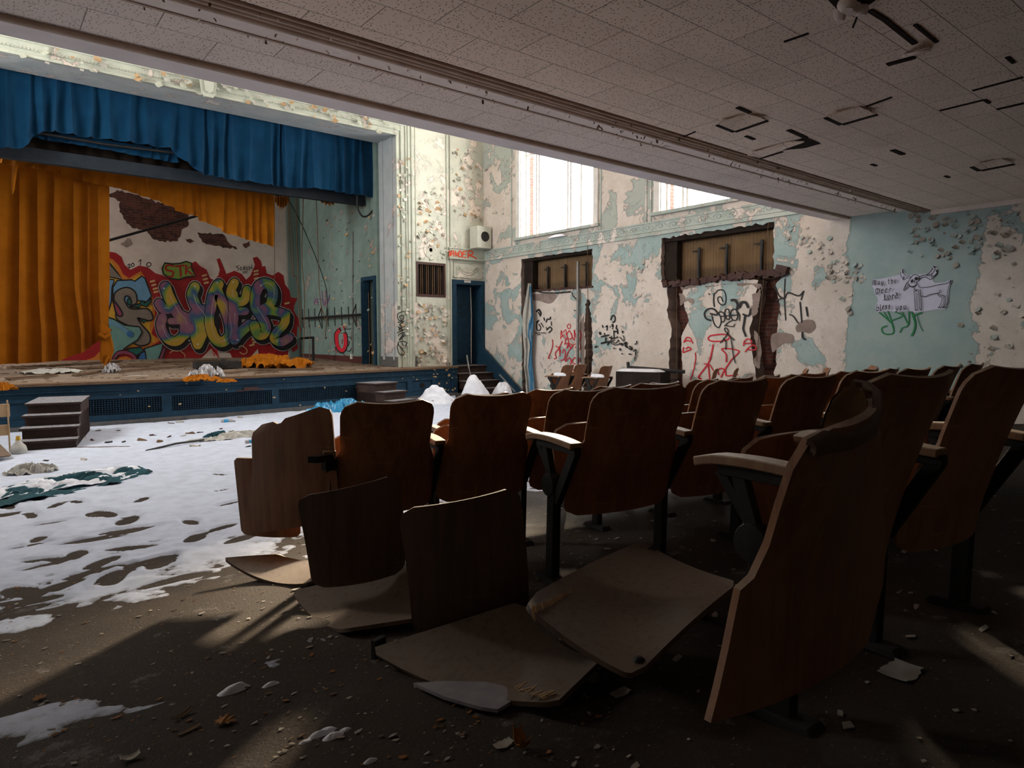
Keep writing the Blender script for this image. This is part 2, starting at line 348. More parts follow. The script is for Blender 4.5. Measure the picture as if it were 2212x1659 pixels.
def tag(o, label=None, cat=None, group=None, kind=None):
    if label: o['label'] = label
    if cat: o['category'] = cat
    if group: o['group'] = group
    if kind: o['kind'] = kind
    return o
def struct(o): o['kind'] = 'structure'; return o
def empty(name, loc=(0, 0, 0), rz=0, **k):
    o = bpy.data.objects.new(name, None); COL.objects.link(o); o.location = loc; o.rotation_euler = (0, 0, rz); o.empty_display_size = .1
    return tag(o, **k)
def copy_tree(o, parent=None):
    c = o.copy(); COL.objects.link(c); c.parent = parent
    for ch in list(o.children): copy_tree(ch, c)
    return c
def holed(outer, holes, to3, depth, mi=0, mb=None, rim=1):
    """flat wall with ragged holes: polygons in (u,v), to3(u,v,d)->xyz, d = depth into the wall"""
    mb = mb or MB(); polys = [[Vector((u, v, 0)) for u, v in outer]]+[[Vector((u, v, 0)) for u, v in h] for h in holes]
    tri = tessellate_polygon(polys); flat_ = [p_ for q in polys for p_ in q]
    for d in (0, depth): mb.add([to3(p_.x, p_.y, d) for p_ in flat_], [tuple(t) for t in tri], mi)
    for poly in polys:
        k = len(poly); vs = [to3(p_.x, p_.y, d) for d in (0, depth) for p_ in poly]
        mb.add(vs, [(i, (i+1) % k, k+(i+1) % k, k+i) for i in range(k)], rim)
    return mb
def ragged(pts, step=.06, amp=.03, seed=1):
    r = random.Random(seed); out = []; n = len(pts)
    for i in range(n):
        a = Vector(pts[i]); b = Vector(pts[(i+1) % n]); d = b-a; L = d.length; k = max(1, int(L/step)); nn = Vector((-d.y, d.x)).normalized()
        for j in range(k):
            q = a+d*(j/k)
            if j: q = q+nn*(r.random()-.5)*2*amp*(.4+r.random())
            out.append((q.x, q.y))
    return out
def cat(pts, n=6, closed=False):
    P_ = [np.array(p_, float) for p_ in pts]
    if len(P_) < 3: return P_
    if closed: P_ = [P_[-1]]+P_+[P_[0], P_[1]]
    else: P_ = [2*P_[0]-P_[1]]+P_+[2*P_[-1]-P_[-2]]
    o = []
    for i in range(1, len(P_)-2):
        a, b, c_, d = P_[i-1:i+3]
        for k in range(n):
            t = k/n; o.append(.5*((2*b)+(-a+c_)*t+(2*a-5*b+4*c_-d)*t*t+(-a+3*b-3*c_+d)*t**3))
    if not closed: o.append(P_[-2])
    return o
class Paint:
    """spray paint laid on a wall plane: layers of strokes and fills given in picture pixels"""
    def __init__(s, p0, nrm): s.p0 = np.array(p0, float); s.n = np.array(nrm, float); s.n /= np.linalg.norm(s.n); s.mb = MB(); s.mats = []; s.lay = 0
    def mi(s, m):
        if m not in s.mats: s.mats.append(m)
        return s.mats.index(m)
    def at(s, x, y): return onP(x, y, s.p0+s.n*(.003+.0009*s.lay), s.n)
    def fill(s, pts, m, smooth=False):
        s.lay += 1
        if smooth: pts = cat(pts, 5, True)
        poly = [Vector((p_[0], p_[1], 0)) for p_ in pts]; tri = tessellate_polygon([poly])
        s.mb.add([s.at(p_.x, p_.y) for p_ in poly], [tuple(t) for t in tri], s.mi(m)); return s
    def line(s, pts, wd, m, smooth=True, w2=None, closed=False, nib=None, new=True):
        s.lay += 1 if new else .12
        P_ = cat(pts, 6, closed) if smooth and len(pts) > 2 else [np.array(p_, float) for p_ in pts]
        if closed: P_ = P_+[P_[0]]
        k = len(P_); L_, R_ = [], []
        for i, p_ in enumerate(P_):
            if nib is not None: o = np.array(nib)*wd/2
            else:
                d = P_[min(i+1, k-1)]-P_[max(i-1, 0)]; d = d/(np.linalg.norm(d)+1e-9); ww = wd if w2 is None else wd+(w2-wd)*i/(k-1); o = np.array([-d[1], d[0]])*ww/2
            L_.append(p_+o); R_.append(p_-o)
        vs = [s.at(*q) for q in L_]+[s.at(*q) for q in R_]
        s.mb.add(vs, [(i, i+1, k+i+1, k+i) for i in range(k-1)], s.mi(m))
        if nib is None and wd > 1.2:
            for q, ww in ((P_[0], wd), (P_[-1], w2 or wd)):
                s.lay += .06
                s.mb.add([s.at(q[0]+math.cos(a*math.pi/5)*ww/2, q[1]+math.sin(a*math.pi/5)*ww/2) for a in range(10)], [tuple(range(10))], s.mi(m))
        return s
    def many(s, strokes, wd, m, sc=1.0, off=(0, 0), **k):
        s.lay += 1
        for st in strokes: s.line([(x*sc+off[0], y*sc+off[1]) for x, y in st], wd, m, new=False, **k)
        return s
    def build(s, name, label, cat_='graffiti', group=None):
        return tag(s.mb.build(name, s.mats), label, cat_, group)
# ================================================================== SETTING
mb = MB(); ys = np.concatenate([np.arange(-3, 6.5, .15), np.arange(6.5, 14.6, .5)]); xs = np.linspace(XL, XW, 28)
mb.shell([[(x, y, fz(y)-.02) for x in xs] for y in ys], .04); struct(mb.build('floor', 'floor'))
def rect(u0, v0, u1, v1): return [(u0, v0), (u1, v0), (u1, v1), (u0, v1)]
# right wall: two windows, two boarded openings with slots hacked into the plaster below them
o1 = ragged([(12.90, 2.60), (12.90, 3.37), (10.46, 3.37), (10.46, 2.53), (11.5, 2.56), (12.62, 2.58), (12.66, 1.9), (12.74, 1.2), (12.72, .05), (12.86, .05), (12.88, 1.4)], .09, .018, 3)
s1 = ragged([(10.46, .05), (10.48, .6), (10.44, 1.2), (10.47, 1.8), (10.56, 2.28), (10.64, 2.27), (10.70, 1.7), (10.66, 1.1), (10.76, .75), (10.68, .05)], .05, .03, 4)
o2 = ragged([(6.20, 2.52), (6.20, 3.38), (8.58, 3.38), (8.58, 2.53), (8.42, 2.47), (8.40, 1.9), (8.30, 1.6), (8.36, 1.1), (8.33, .7), (8.36, .05), (8.02, .05), (8.03, .6), (8.05, 1.1), (8.07, 1.45), (7.90, 1.75), (8.02, 2.1),
             (8.06, 2.42), (7.4, 2.50), (6.8, 2.50), (6.47, 2.42), (6.52, 2.0), (6.62, 1.6), (6.54, 1.1), (6.44, .6), (6.46, .05), (6.14, .05), (6.12, .9), (6.10, 1.5), (6.06, 2.0), (6.16, 2.3), (5.98, 2.46), (6.02, 2.56)], .07, .022, 5)
wins = [rect(y0, z0, y1, z1) for y0, y1, z0, z1 in WINS]
m_ = holed(rect(-3, -.4, 21.3, HT), wins+[o1, s1, o2], lambda u, v, d: (XW+d, u, v), .30)
struct(m_.build('wall_right', ['rightwall', 'rawplaster']))
m_ = holed(rect(-3, -.4, 21.3, HT), wins, lambda u, v, d: (XW+.302+d, u, v), .12, rim=0); struct(m_.build('wall_right', ['brick']))
m_ = holed(rect(-3, -.4, 21.3, HT), [rect(y0, z0, y1, z1) for y0, y1, z0, z1 in WINL], lambda u, v, d: (XL-d, u, v), .35, rim=0); struct(m_.build('wall_left', ['rightwall']))
struct(MB().span((XL-.3, -3.3, -.4), (XW+.4, -3, HT)).build('wall_back', 'rightwall'))
struct(MB().span((XL-.3, -3.3, HT), (XW+.4, 21.5, HT+.3)).build('ceiling', 'tile'))
# stage wall
X0, X1 = -.33, 8.07; ZT = 6.23
grh = rect(8.64, 2.51, 9.43, 3.27)
circ = [(9.03+.045*math.cos(a*.7854), 3.62+.07*math.sin(a*.7854)) for a in range(8)]
m_ = holed(rect(XL, -.3, XW, HT), [rect(X0, .60, X1, ZT), rect(9.76, .60, 10.57, 2.83), grh, circ], lambda u, v, d: (u, YP+d, v), .40)
struct(m_.build('wall_stage', ['stagewall', 'jamb']))
m_ = MB().span((X1, YP+.4, .6), (X1+.3, 15.3, 6.6)).span((X0-.3, YP+.4, .6), (X0, 15.3, 6.6)); m_.span((X0-.3, YP+.4, ZT), (X1+.3, 15.3, 6.6))
m_.span((X1-.03, YP+.12, .9), (X1+.01, YP+.17, ZT)).span((X1-.03, 15.05, .9), (X1+.01, 15.15, ZT)); struct(m_.build('wall_proscenium_jamb', 'jamb'))
sx = lambda y: 8.0+.0526*(y-15.3)
m_ = holed(rect(15.3, .5, 21.1, 7.4), [rect(15.47, .6, 16.02, 2.92)], lambda u, v, d: (sx(u)+d, u, v), .2, rim=0); struct(m_.build('wall_stage_side', ['stageside']))
struct(MB().span((XL-.3, YB, .2), (XW, YB+.3, HT)).build('wall_stage_back', 'stageback'))
m_ = MB(); m_.sheet([[(XL, y, zs(y)), (XW, y, zs(y))] for y in (14.4, 21.1)])
AX = [-2.95, 1.0, 2.5, 4.6, 7.0, 8.3, 9.2, 9.42]; AY = [12.6, 12.58, 12.60, 12.80, 13.27, 13.60, 13.86, 13.95]
_xs = np.linspace(-2.95, 9.42, 70); _ys = np.interp(_xs, AX, AY); _ys = np.convolve(np.pad(_ys, 4, 'edge'), np.ones(9)/9, 'valid')
def ay(x): return float(np.interp(x, _xs, _ys))
m_.sheet([[(x, ay(x), zs(ay(x))) for x in _xs], [(x, 14.42, .73) for x in _xs]]); struct(m_.build('floor_stage', 'stagefloor'))
def band(mb, x0, x1, z0, z1, out, th=.03, mi=0, n=None):
    n = n or max(2, int((x1-x0)/.3)+1); xx = np.linspace(x0, x1, n)
    fr = [(x, ay(x)-out) for x in xx]; bk = [(x, ay(x)-out+th) for x in xx]
    vs = [(x, y, z0) for x, y in fr]+[(x, y, z1) for x, y in fr]+[(x, y, z1) for x, y in bk]+[(x, y, z0) for x, y in bk]; f = []
    for i in range(n-1):
        for k in range(4): a = k*n+i; b = ((k+1) % 4)*n+i; f.append((a, a+1, b+1, b))
    f += [(0, n, 2*n, 3*n), (n-1, 4*n-1, 3*n-1, 2*n-1)]
    mb.add(vs, f, mi); return mb
ap = empty('stage_apron', (3.87, 12.8, 0), label='navy painted apron front of the stage with mesh grilles', cat='stage front')
def child(mb, name, mats, parent, smooth=False, bevel=0, label=None):
    o = mb.build(name, mats, None, smooth, bevel=bevel); o.parent = parent; bpy.context.view_layer.update()
    o.matrix_parent_inverse = Matrix.Identity(4) if parent is None else parent.matrix_world.inverted()
    if label: o['label'] = label
    return o
m_ = MB(); band(m_, XL, 9.42, .695, .735, .05, .3); child(m_, 'nosing', 'plank', ap)
m_ = MB(); band(m_, XL, 9.42, .60, .695, .0, .05); band(m_, XL, 9.42, .585, .60, .02, .05); band(m_, XL, 9.42, .50, .585, -.01, .05); band(m_, XL, 9.42, .45, .50, .01, .05); band(m_, XL, 9.42, .09, .19, .01, .05)
for a, b in [(-2.9, -.4), (1.16, 1.40), (2.50, 2.66), (4.43, 4.57), (6.55, 6.9), (7.75, 7.9), (8.55, 8.68), (9.2, 9.42)]: band(m_, a, b, .19, .45, .01, .05)
for a, b in [(-.4, 1.16), (6.9, 7.75), (7.9, 8.55), (8.68, 9.2)]: band(m_, a, b, .19, .45, -.015, .04)
m_.span((9.40, 13.95, .0), (9.44, 14.44, .70)); child(m_, 'panelling', 'blue', ap)
m_ = MB(); band(m_, XL, 9.42, 0, .09, .03, .06); child(m_, 'base_board', 'kick', ap)
for a, b in [(1.40, 2.50), (2.66, 4.43), (4.57, 6.55)]:
    m_ = MB()
    for i in range(int((b-a)/.04)):
        x = a+.02+i*.04; m_.span((x, ay(x)-.002, .19), (x+.009, ay(x)+.004, .45))
    for z in np.arange(.21, .45, .035): band(m_, a, b, z, z+.008, 0, .006)
    child(m_, 'mesh_grille', 'blue', ap)
m_ = MB(); band(m_, XL, 9.42, 0, .6, -.25, .05); child(m_, 'backing', 'dark', ap)
m_ = MB().box((4.02, 12.70, .50), (.26, .03, .055), rz=.08).bar((3.75, 12.68, .47), (4.25, 12.70, .49), .02, .02); child(m_, 'splintered_hole', 'g_brick', ap)
m_ = MB().lathe([(.02, -.01), (.055, -.01), (.055, .015), (.02, .015)], (8.22, ay(8.22)-.01, .33), 12, axis='y'); child(m_, 'vent_ring', 'dark', ap)
m_ = MB()
for k in range(46):
    x = rng.uniform(1.2, 9.3); z = rng.uniform(.12, .69)
    if k > 16: x = rng.uniform(8.55, 9.38)
    s_ = rng.uniform(.008, .022) if k < 17 else rng.uniform(.01, .035); yy = ay(x)-(.012 if not (x > 6.9 and .19 < z < .45) else -.012)-.003
    m_.add([(x+s_*math.cos(a)*rng.uniform(.6, 1.8), yy, z+s_*math.sin(a)*rng.uniform(.5, 1)) for a in np.arange(0, 6.2, .9)], [tuple(range(7))])
tag(child(m_, 'chipped_paint', 'g_cream', ap), kind='stuff')
# mouldings round the stage opening
pr = MB()
def frame(mb, off, wd, out, mi=0):
    a, b, t = X0-off-wd, X1+off, ZT+off
    mb.span((b, YP-out, .73), (b+wd, YP+.01, t), mi).span((a, YP-out, .73), (a+wd, YP+.01, t), mi).span((a, YP-out, t), (b+wd, YP+.01, t+wd), mi)
frame(pr, 0, .05, .05); frame(pr, .05, .07, .02); frame(pr, .12, .03, .045); frame(pr, .15, .10, .03); frame(pr, .25, .05, .055); frame(pr, .30, .08, .075); frame(pr, .38, .04, .10)
tr_ = empty('trim_1', (3.87, YP, .73)); struct(tr_)
child(pr, 'moulding', 'trimpaint', tr_)
be = MB()
for k in range(int(8.9/.055)):
    x = X0-.3+k*.055; be.box((x, YP-.082, ZT+.345), (.034, .02, .055))
for k in range(int(5.8/.055)): z = .8+k*.055; be.box((X1+.135, YP-.05, z), (.02, .012, .03))
for k in range(int(8.6/.055)): be.box((X0-.1+k*.055, YP-.05, ZT+.135), (.03, .012, .02))
be.kind = 1; o = child(be, 'beading', 'trimpaint', tr_)
ks = MB(); zc = 6.45
ks.add([(3.87+x, YP-.10-d, z) for d in (0, .06) for x, z in [(-.19, 6.78), (.19, 6.78), (.13, 6.25), (.08, 6.16), (-.08, 6.16), (-.13, 6.25)]],
       [(0, 1, 2, 3, 4, 5), (11, 10, 9, 8, 7, 6)]+[(i, (i+1) % 6, 6+(i+1) % 6, 6+i) for i in range(6)])
ks.add([(3.87+x, YP-.175-d, z) for d in (0, .015) for x, z in [(-.12, 6.74), (.12, 6.74), (.075, 6.27), (0, 6.22), (-.075, 6.27)]],
       [(0, 1, 2, 3, 4), (9, 8, 7, 6, 5)]+[(i, (i+1) % 5, 5+(i+1) % 5, 5+i) for i in range(5)])
child(ks, 'keystone', 'trimpaint', tr_)
# flat pilaster strips, ledge and relief panel by the door
m_ = MB().span((9.50, YP-.03, .75), (9.53, YP, 6.9)).span((9.60, YP-.035, .75), (9.63, YP, 6.9)).span((8.60, YP-.012, 2.30), (8.62, YP, 6.9)); struct(m_.build('trim_2', 'trimpaint'))
m_ = MB().span((9.56, YP-.07, 3.46), (XW, YP, 3.70)).span((9.54, YP-.10, 3.44), (XW, YP, 3.48)).span((9.54, YP-.09, 3.70), (XW, YP, 3.73)); struct(m_.build('trim_3', 'trimpaint'))
m_ = MB().span((9.70, YP-.02, 2.98), (10.6, YP, 3.0)).span((9.70, YP-.02, 3.36), (10.6, YP, 3.38)).span((9.70, YP-.02, 2.98), (9.72, YP, 3.38)).span((10.58, YP-.02, 2.98), (10.6, YP, 3.38))
for k in range(2):
    m_.tube([(9.85+.6*t, YP-.01, 3.28-.16*math.sin(math.pi*t)-.02*k*3) for t in np.linspace(0, 1, 14)], .012, 6)
for sx_ in (9.82, 10.48): m_.lathe([(0, -.02), (.04, -.02), (.03, .0), (0, .0)], (sx_, YP, 3.25), 10, axis='y'); m_.tube([(sx_, YP-.01, 3.24), (sx_-.02, YP-.01, 3.05)], .014, 6)
struct(m_.build('trim_4', 'trimpaint', smooth=True))
struct(MB().span((8.07, YP-.015, .73), (8.6, YP, .98)).span((8.08-.015, YP, .73), (8.08, 15.3, .98)).build('baseboard_stage', 'kick'))
m_ = MB()
for k in range(20): y = 16.12+k*.245; m_.span((sx(y)-.02, y, .76), (sx(y)+.03, y+.236, .95))
struct(m_.build('baseboard_side', simple('maroon_base_tile', (.085, .028, .025), (.06, .02, .02), 6, .4)))
# right wall: running moulding with wave scrolls, window casings and grooves
m_ = MB().span((XW-.05, 4.3, 3.45), (XW, YP, 3.49)).span((XW-.03, 4.3, 3.49), (XW, YP, 3.52)).span((XW-.04, 4.3, 3.70), (XW, YP, 3.73)).span((XW-.02, 4.3, 3.53), (XW, YP, 3.70))
for k in range(30):
    y = 4.6+k*.33; m_.tube([(XW-.024, y+.05+.10*math.cos(a)*(1-a/9), 3.615+.055*math.sin(a)*(1-a/9)) for a in np.linspace(0, 6.5, 14)], .010, 5)
    m_.tube([(XW-.024, y+.12, 3.57), (XW-.024, y+.2, 3.60), (XW-.024, y+.28, 3.66)], .008, 5)
struct(m_.build('trim_5', 'casing', smooth=True))
m_ = MB()
for y in (13.05, 13.25, 10.2, 8.95, 8.83, 5.75): m_.span((XW-.02, y, 3.73), (XW, y+.035, 7.4))
struct(m_.build('trim_6', 'casing'))
for i, (y0, y1, z0, z1) in enumerate(WINS):
    wi = empty('window_%d' % (i+1), (XW, (y0+y1)/2, z0)); struct(wi)
    m_ = MB()
    for a, b in [((XW-.04, y1, z0-.02), (XW+.02, y1+.14, z1)), ((XW-.04, y0-.14, z0-.02), (XW+.02, y0, z1))]: m_.span(a, b)
    m_.span((XW+.0, y1-.02, z0), (XW+.25, y1, z1)).span((XW+.0, y0, z0), (XW+.25, y0+.02, z1)); child(m_, 'casing', 'white', wi)
    m_ = MB().span((XW-.09, y0-.2, z0-.07), (XW+.28, y1+.2, z0-.01)); child(m_, 'sill', 'casing', wi)
    m_ = MB(); fr = []
    for y in (y1-.06, y1-.44, y1-.54, (y0+y1)/2-.28, (y0+y1)/2-.38, y0+.54, y0+.02): m_.span((XW+.16, y, z0), (XW+.22, y+.05, z1))
    for z in (z0, (z0+z1)/2+.4): m_.span((XW+.163, y0+.025, z), (XW+.217, y1-.025, z+.05))
    child(m_, 'sash', 'white', wi)
    m_ = MB().sheet([[(XW+.19, y0, z0), (XW+.19, y1, z0)], [(XW+.19, y0, z1), (XW+.19, y1, z1)]]); child(m_, 'pane', 'glass', wi)
for i, (y0, y1, z0, z1) in enumerate(WINL):  # the last of these frames the added stage window
    m_ = MB()
    for y in (y0, (y0+y1)/2, y1-.06): m_.span((XL-.2, y, z0), (XL-.14, y+.06, z1))
    struct(m_.build('window_%d' % (i+3), 'white'))
# boarded openings: corrugated amber panel, black brackets, lintel of broken plaster
for i, (y0, y1, z0, z1) in enumerate([(10.46, 12.9, 2.5, 3.42), (6.18, 8.6, 2.45, 3.42)]):
    q = empty('corrugated_panel', (XW+.28, (y0+y1)/2, z0), label=['amber corrugated board behind the left opening below the tall window, wires hanging', 'amber corrugated board in the right opening below the small window'][i], cat='board')
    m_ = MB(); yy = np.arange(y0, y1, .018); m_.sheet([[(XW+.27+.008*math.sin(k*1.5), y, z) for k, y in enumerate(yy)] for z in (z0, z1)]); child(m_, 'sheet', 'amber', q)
    for k, y in enumerate([y1-.75, y1-1.35, y1-2.05]):
        m_ = MB()
        m_.bar((XW+.22, y, z0), (XW+.20, y-.01, z1-.28), .05, .03).bar((XW+.22, y+.16, z1-.34), (XW+.2, y-.05, z1-.33), .02, .02).bar((XW+.17, y-.03, z0), (XW+.2, y-.005, z1-.3), .012, .012)
        child(m_, 'bracket', 'black', q)
    m_ = MB().span((XW+.05, y0, z1-.12), (XW+.27, y1, z1)).span((XW+.1, y1-.32, z0), (XW+.26, y1, z1-.12)); child(m_, 'dark_head', 'dark', q)
m_ = MB(); r_ = random.Random(3)
for (ya, yb, za, zb, n_) in [(6.0, 8.5, 2.53, 2.47, 34), (10.5, 12.7, 2.55, 2.57, 22)]:
    for k in range(n_):
        t = k/n_; y = ya+(yb-ya)*t; z = za+(zb-za)*t
        if n_ == 22: m_.box((XW-.01, y, z), (.05, .14, .025+.02*r_.random()), rx=r_.uniform(-.3, .3), rz=r_.uniform(-.2, .2))
        else: m_.box((XW-.01+r_.uniform(-.02, .02), y, z+r_.uniform(-.03, .02)), (.10, .13, .06+.06*r_.random()), rx=r_.uniform(-.5, .5), rz=r_.uniform(-.4, .4))
m_.box((XW-.04, 6.0, 2.57), (.14, .2, .11), rx=.3); m_.box((XW-.03, 5.97, 2.50), (.1, .12, .08), rx=-.4)
tag(m_.build('broken_plaster', 'g_brick'), kind='structure'); bpy.data.objects['broken_plaster'].name = 'trim_7'
# main ceiling below the balcony
struct(MB().span((XL, -3, 3.21), (XW, 3.78, 3.3)).build('ceiling_balcony', 'tile'))
struct(MB().span((XL, 4.28, 3.285), (XW, 4.97, 3.36)).build('ceiling_soffit', 'tilefront'))
struct(MB().span((XL, 4.06, 3.262), (XW, 4.27, 3.34)).build('ceiling_beam', 'flaking'))
m_ = MB().span((XL, 4.95, 3.28), (XW, 5.27, 3.38)).span((XL, 5.1, 3.3), (XW, 5.27, 4.5)); struct(m_.build('balcony_front', 'fascia')); bpy.data.objects['balcony_front'].name = 'wall_balcony_front'
struct(MB().span((XL, -3, 3.36), (XW, 5.2, 3.5)).build('floor_balcony', 'plank'))
m_ = MB()
for (y, z, r) in [(4.96, 3.275, .028), (4.99, 3.285, .014), (4.05, 3.25, .02), (4.0, 3.235, .03), (3.93, 3.225, .022), (3.87, 3.22, .024), (3.82, 3.215, .014)]:
    m_.tube([(XL, y, z), (XW, y, z)], r, 10)
m_.span((XL, 3.76, 3.222), (XW, 4.04, 3.25)); struct(m_.build('trim_8', 'cove', smooth=True))
m_ = MB().span((XL, 4.262, 3.255), (XW, 4.285, 3.30)); struct(m_.build('trim_9', 'cove'))
struct(MB().span((XL, -3, 3.15), (XL+.06, 4, 3.21)).span((XW-.05, -3, 3.15), (XW, 3.8, 3.21)).build('trim_10', 'flaking'))
# ================================================================== SNOW ON THE FLOOR
sxs = np.unique(np.concatenate([np.arange(XL+.05, -.5, .12), np.arange(-.5, 3.2, .022), np.arange(3.2, 10.6, .07)]))
sys_ = np.unique(np.concatenate([np.arange(.9, 6.2, .022), np.arange(6.2, 13.9, .06)]))
SX, SY = np.meshgrid(sxs, sys_)
base_ = np.clip((SY-3.72-.12*np.clip(SX, -1, 3))/.65, -1.6, 2.8)
base_ = np.where(SX > 3.0, np.minimum(base_, np.clip((SY-4.3)/.8, -1.6, 2.2)), base_)
n1 = fbm(SX*1.9+3, SY*1.9, 6)-.5; n2 = fbm(SX*11+3, SY*11+8, 4)-.5; nb = fbm(SX*.5+9, SY*.5, 3)-.5
H = .0085*np.maximum(base_, -1.25)+.040*n1+.017*n2
H = np.where(base_ < -.2, H-.002, H); H = np.minimum(H, .018+.01*n2+.012*nb)
near_ = base_ < -1.1; H = np.where(near_, H-.006*np.clip((2.3-SY), 0, 2), H)
prints = [(970, 790), (1570, 820), (1500, 610), (1540, 720), (1300, 945), (1335, 1050), (340, 955), (210, 900), (60, 900), (260, 1060), (190, 1110), (530, 1080), (520, 1170), (300, 1205), (320, 1240), (385, 1390), (150, 1420), (160, 1490),
          (710, 890), (870, 930), (880, 1000), (720, 1050), (900, 1120), (700, 1220), (650, 1280), (1060, 1200), (1120, 1215), (1000, 1230), (1650, 1055), (240, 785), (520, 805), (380, 830), (50, 840), (40, 765), (1170, 550), (1490, 550), (560, 500), (760, 1330), (800, 1300), (640, 900)]
for i, (a, b) in enumerate(prints):
    p_ = fl(a/3.16, 830+b/3.16); th = random.uniform(0, 3.1); big = 1.5 if i in (18, 19, 20, 21) else 1
    dx = (SX-p_[0])*math.cos(th)+(SY-p_[1])*math.sin(th); dy = -(SX-p_[0])*math.sin(th)+(SY-p_[1])*math.cos(th)
    e_ = (dx/(.16*big))**2+(dy/(.065*big))**2; tread = .5+.5*np.sin(dx*120)
    H = H-np.clip(1.25-e_, 0, 1)*(.024+.03*n2)*(.8+.2*tread)+.005*np.exp(-((e_-1.7)/.35)**2)
n3_ = fbm(SX*2.6+40, SY*2.6+11, 5); zone = (SY > 2.15) & (SY < 3.9) & (SX < 1.7)
H = np.where(zone, np.maximum(H, np.minimum((n3_-.64)*.10-.002+.014*n2, .004)), H)
Z = fz(SY)+H
idx = -np.ones(SX.shape, int); keep = H > -.03
f4 = keep[:-1, :-1] & keep[1:, :-1] & keep[:-1, 1:] & keep[1:, 1:] & (SY[:-1, :-1] < 13.86)
for a in (0, 1):
    pass
used = np.zeros(SX.shape, bool); used[:-1, :-1] |= f4; used[1:, :-1] |= f4; used[:-1, 1:] |= f4; used[1:, 1:] |= f4
front_ok = SY < np.interp(SX, _xs, _ys)-.02
idx[used] = np.arange(used.sum()); ii, jj = np.nonzero(f4 & front_ok[1:, :-1] & front_ok[1:, 1:])
vv = np.stack([SX[used], SY[used], Z[used]], 1)
me = bpy.data.meshes.new('snow'); me.from_pydata(vv.tolist(), [], np.stack([idx[ii, jj], idx[ii, jj+1], idx[ii+1, jj+1], idx[ii+1, jj]], 1).tolist())
me.materials.append(M['snow']); me.polygons.foreach_set('use_smooth', [True]*len(me.polygons)); me.update()
at_ = me.attributes.new('thick', 'FLOAT', 'POINT'); at_.data.foreach_set('value', np.clip((H[used]+.003)/.010, 0, 1.5).astype(np.float32))
o = bpy.data.objects.new('snow', me); COL.objects.link(o); tag(o, 'thin trampled snow spread over the brown hall floor', 'snow', kind='stuff')
# ================================================================== CHAIRS
def back_grid(w0=.25, w1=.215, zb=.30, zt=.87, nz=26, nx=15, sag=.055, rec=.17, notch=.60):
    g_ = []
    for i in range(nz):
        t = i/(nz-1); z = zb+(zt-zb)*t; rb, rt = .05, .075
        if z < notch-.05: w_ = w0
        elif z > notch+.05: w_ = w1+.012*(z-notch)/(zt-notch)
        else:
            q = (z-notch+.05)/.1; w_ = w0+(w1-w0)*(q*q*(3-2*q))
        db = max(0, rb-(z-zb)); dt = max(0, rt-(zt-z))
        w_ -= (rb-math.sqrt(max(0, rb*rb-db*db)))+(rt-math.sqrt(max(0, rt*rt-dt*dt)))
        row = []
        for j in range(nx):
            u = -1+2*j/(nx-1); x = u*w_; h_ = (z-zb)/(zt-zb)
            row.append((x, -.02-rec*h_**1.3+sag*(x/.25)**2*(1 if z > zb else 1)-sag*.5, z+.012*(1-(u)**2)*(-1 if t > .9 else 0)))
        g_.append(row)
    return g_
def seat_grid(w_=.225, L=.40, n=14, curve=.05):
    """seat pan, hinge edge first, in (x, along, out)"""
    g_ = []
    for i in range(n):
        t = i/(n-1); d = t*L; r = .06; e_ = max(0, r-(L-d)); e2 = max(0, .04-d)
        ww = w_-(r-math.sqrt(max(0, r*r-e_*e_)))-(.04-math.sqrt(max(0, .0016-e2*e2)))
        g_.append([(u*ww, d, curve*math.sin(t*math.pi)*-.5+.02*(1-u*u)*-1+.03*t*t) for u in np.linspace(-1, 1, 11)])
    return g_
def to_world(g_, fn): return [[fn(*p_) for p_ in row] for row in g_]
def folded(x, d, o_, a=math.radians(78)): return (x, .10+d*math.cos(a)-o_*math.sin(a)*-1*-1, .40+(d-.06)*math.sin(a)+o_*math.cos(a)*0)
def add_side(c, x, name='standard', arm=True):
    s_ = MB(); s_.box((x, .05, .012), (.07, .20, .024), taper=.8); s_.bar((x, .05, .02), (x, .04, .42), .035, .055, up=(0, 1, 0)); s_.bar((x, .04, .40), (x, .11, .60), .026, .04, up=(0, 1, 0))
    s_.bar((x, .02, .36), (x, -.12, .60), .026, .045, up=(0, 1, 0)); s_.bar((x, .17, .605), (x, -.14, .605), .03, .03)
    s_.lathe([(0, -.026), (.05, -.022), (.055, 0), (.05, .022), (0, .026)], (x, .06, .43), 16, axis='x'); s_.bar((x, .17, .60), (x, .06, .46), .02, .03, up=(0, 1, 0))
    so = s_.build(name, 'iron', c, bevel=.003)
    if arm:
        a_ = MB(); g_ = [[(x+u*(.028+.004*math.sin(t*3.1)), -.13+.37*t, .625+.018*math.sin(t*math.pi)*.6-.02*max(0, t-.85)*3) for u in (-1, -.6, 0, .6, 1)] for t in np.linspace(0, 1, 12)]
        a_.shell(g_, .026); a_.build('armrest', 'arm', so, True, bevel=.004)
def make_chair(name='theater_seat', left=True, right=False, back=True, seat='up', arm=True, mat='wood', w=.27):
    c = empty(name)
    if back: MB().shell(back_grid(), .012).build('backrest', mat, c, True)
    if seat == 'up': MB().shell([[(x, .06+.10*(d/.4)+.03-o_, .36+d*.93) for x, d, o_ in row] for row in seat_grid(.215, .34)], .012).build('seat', mat, c, True)
    elif seat == 'down': MB().shell([[(x, -.03+d, .42+o_+.04*(d/.4)) for x, d, o_ in row] for row in seat_grid()], .012).build('seat', mat, c, True)
    if left: add_side(c, -w, arm=arm)
    if right: add_side(c, w, arm=arm)
    return c
ordn = ['first', 'second', 'third', 'fourth', 'fifth', 'sixth', 'seventh', 'eighth', 'ninth', 'tenth']
proto = {}
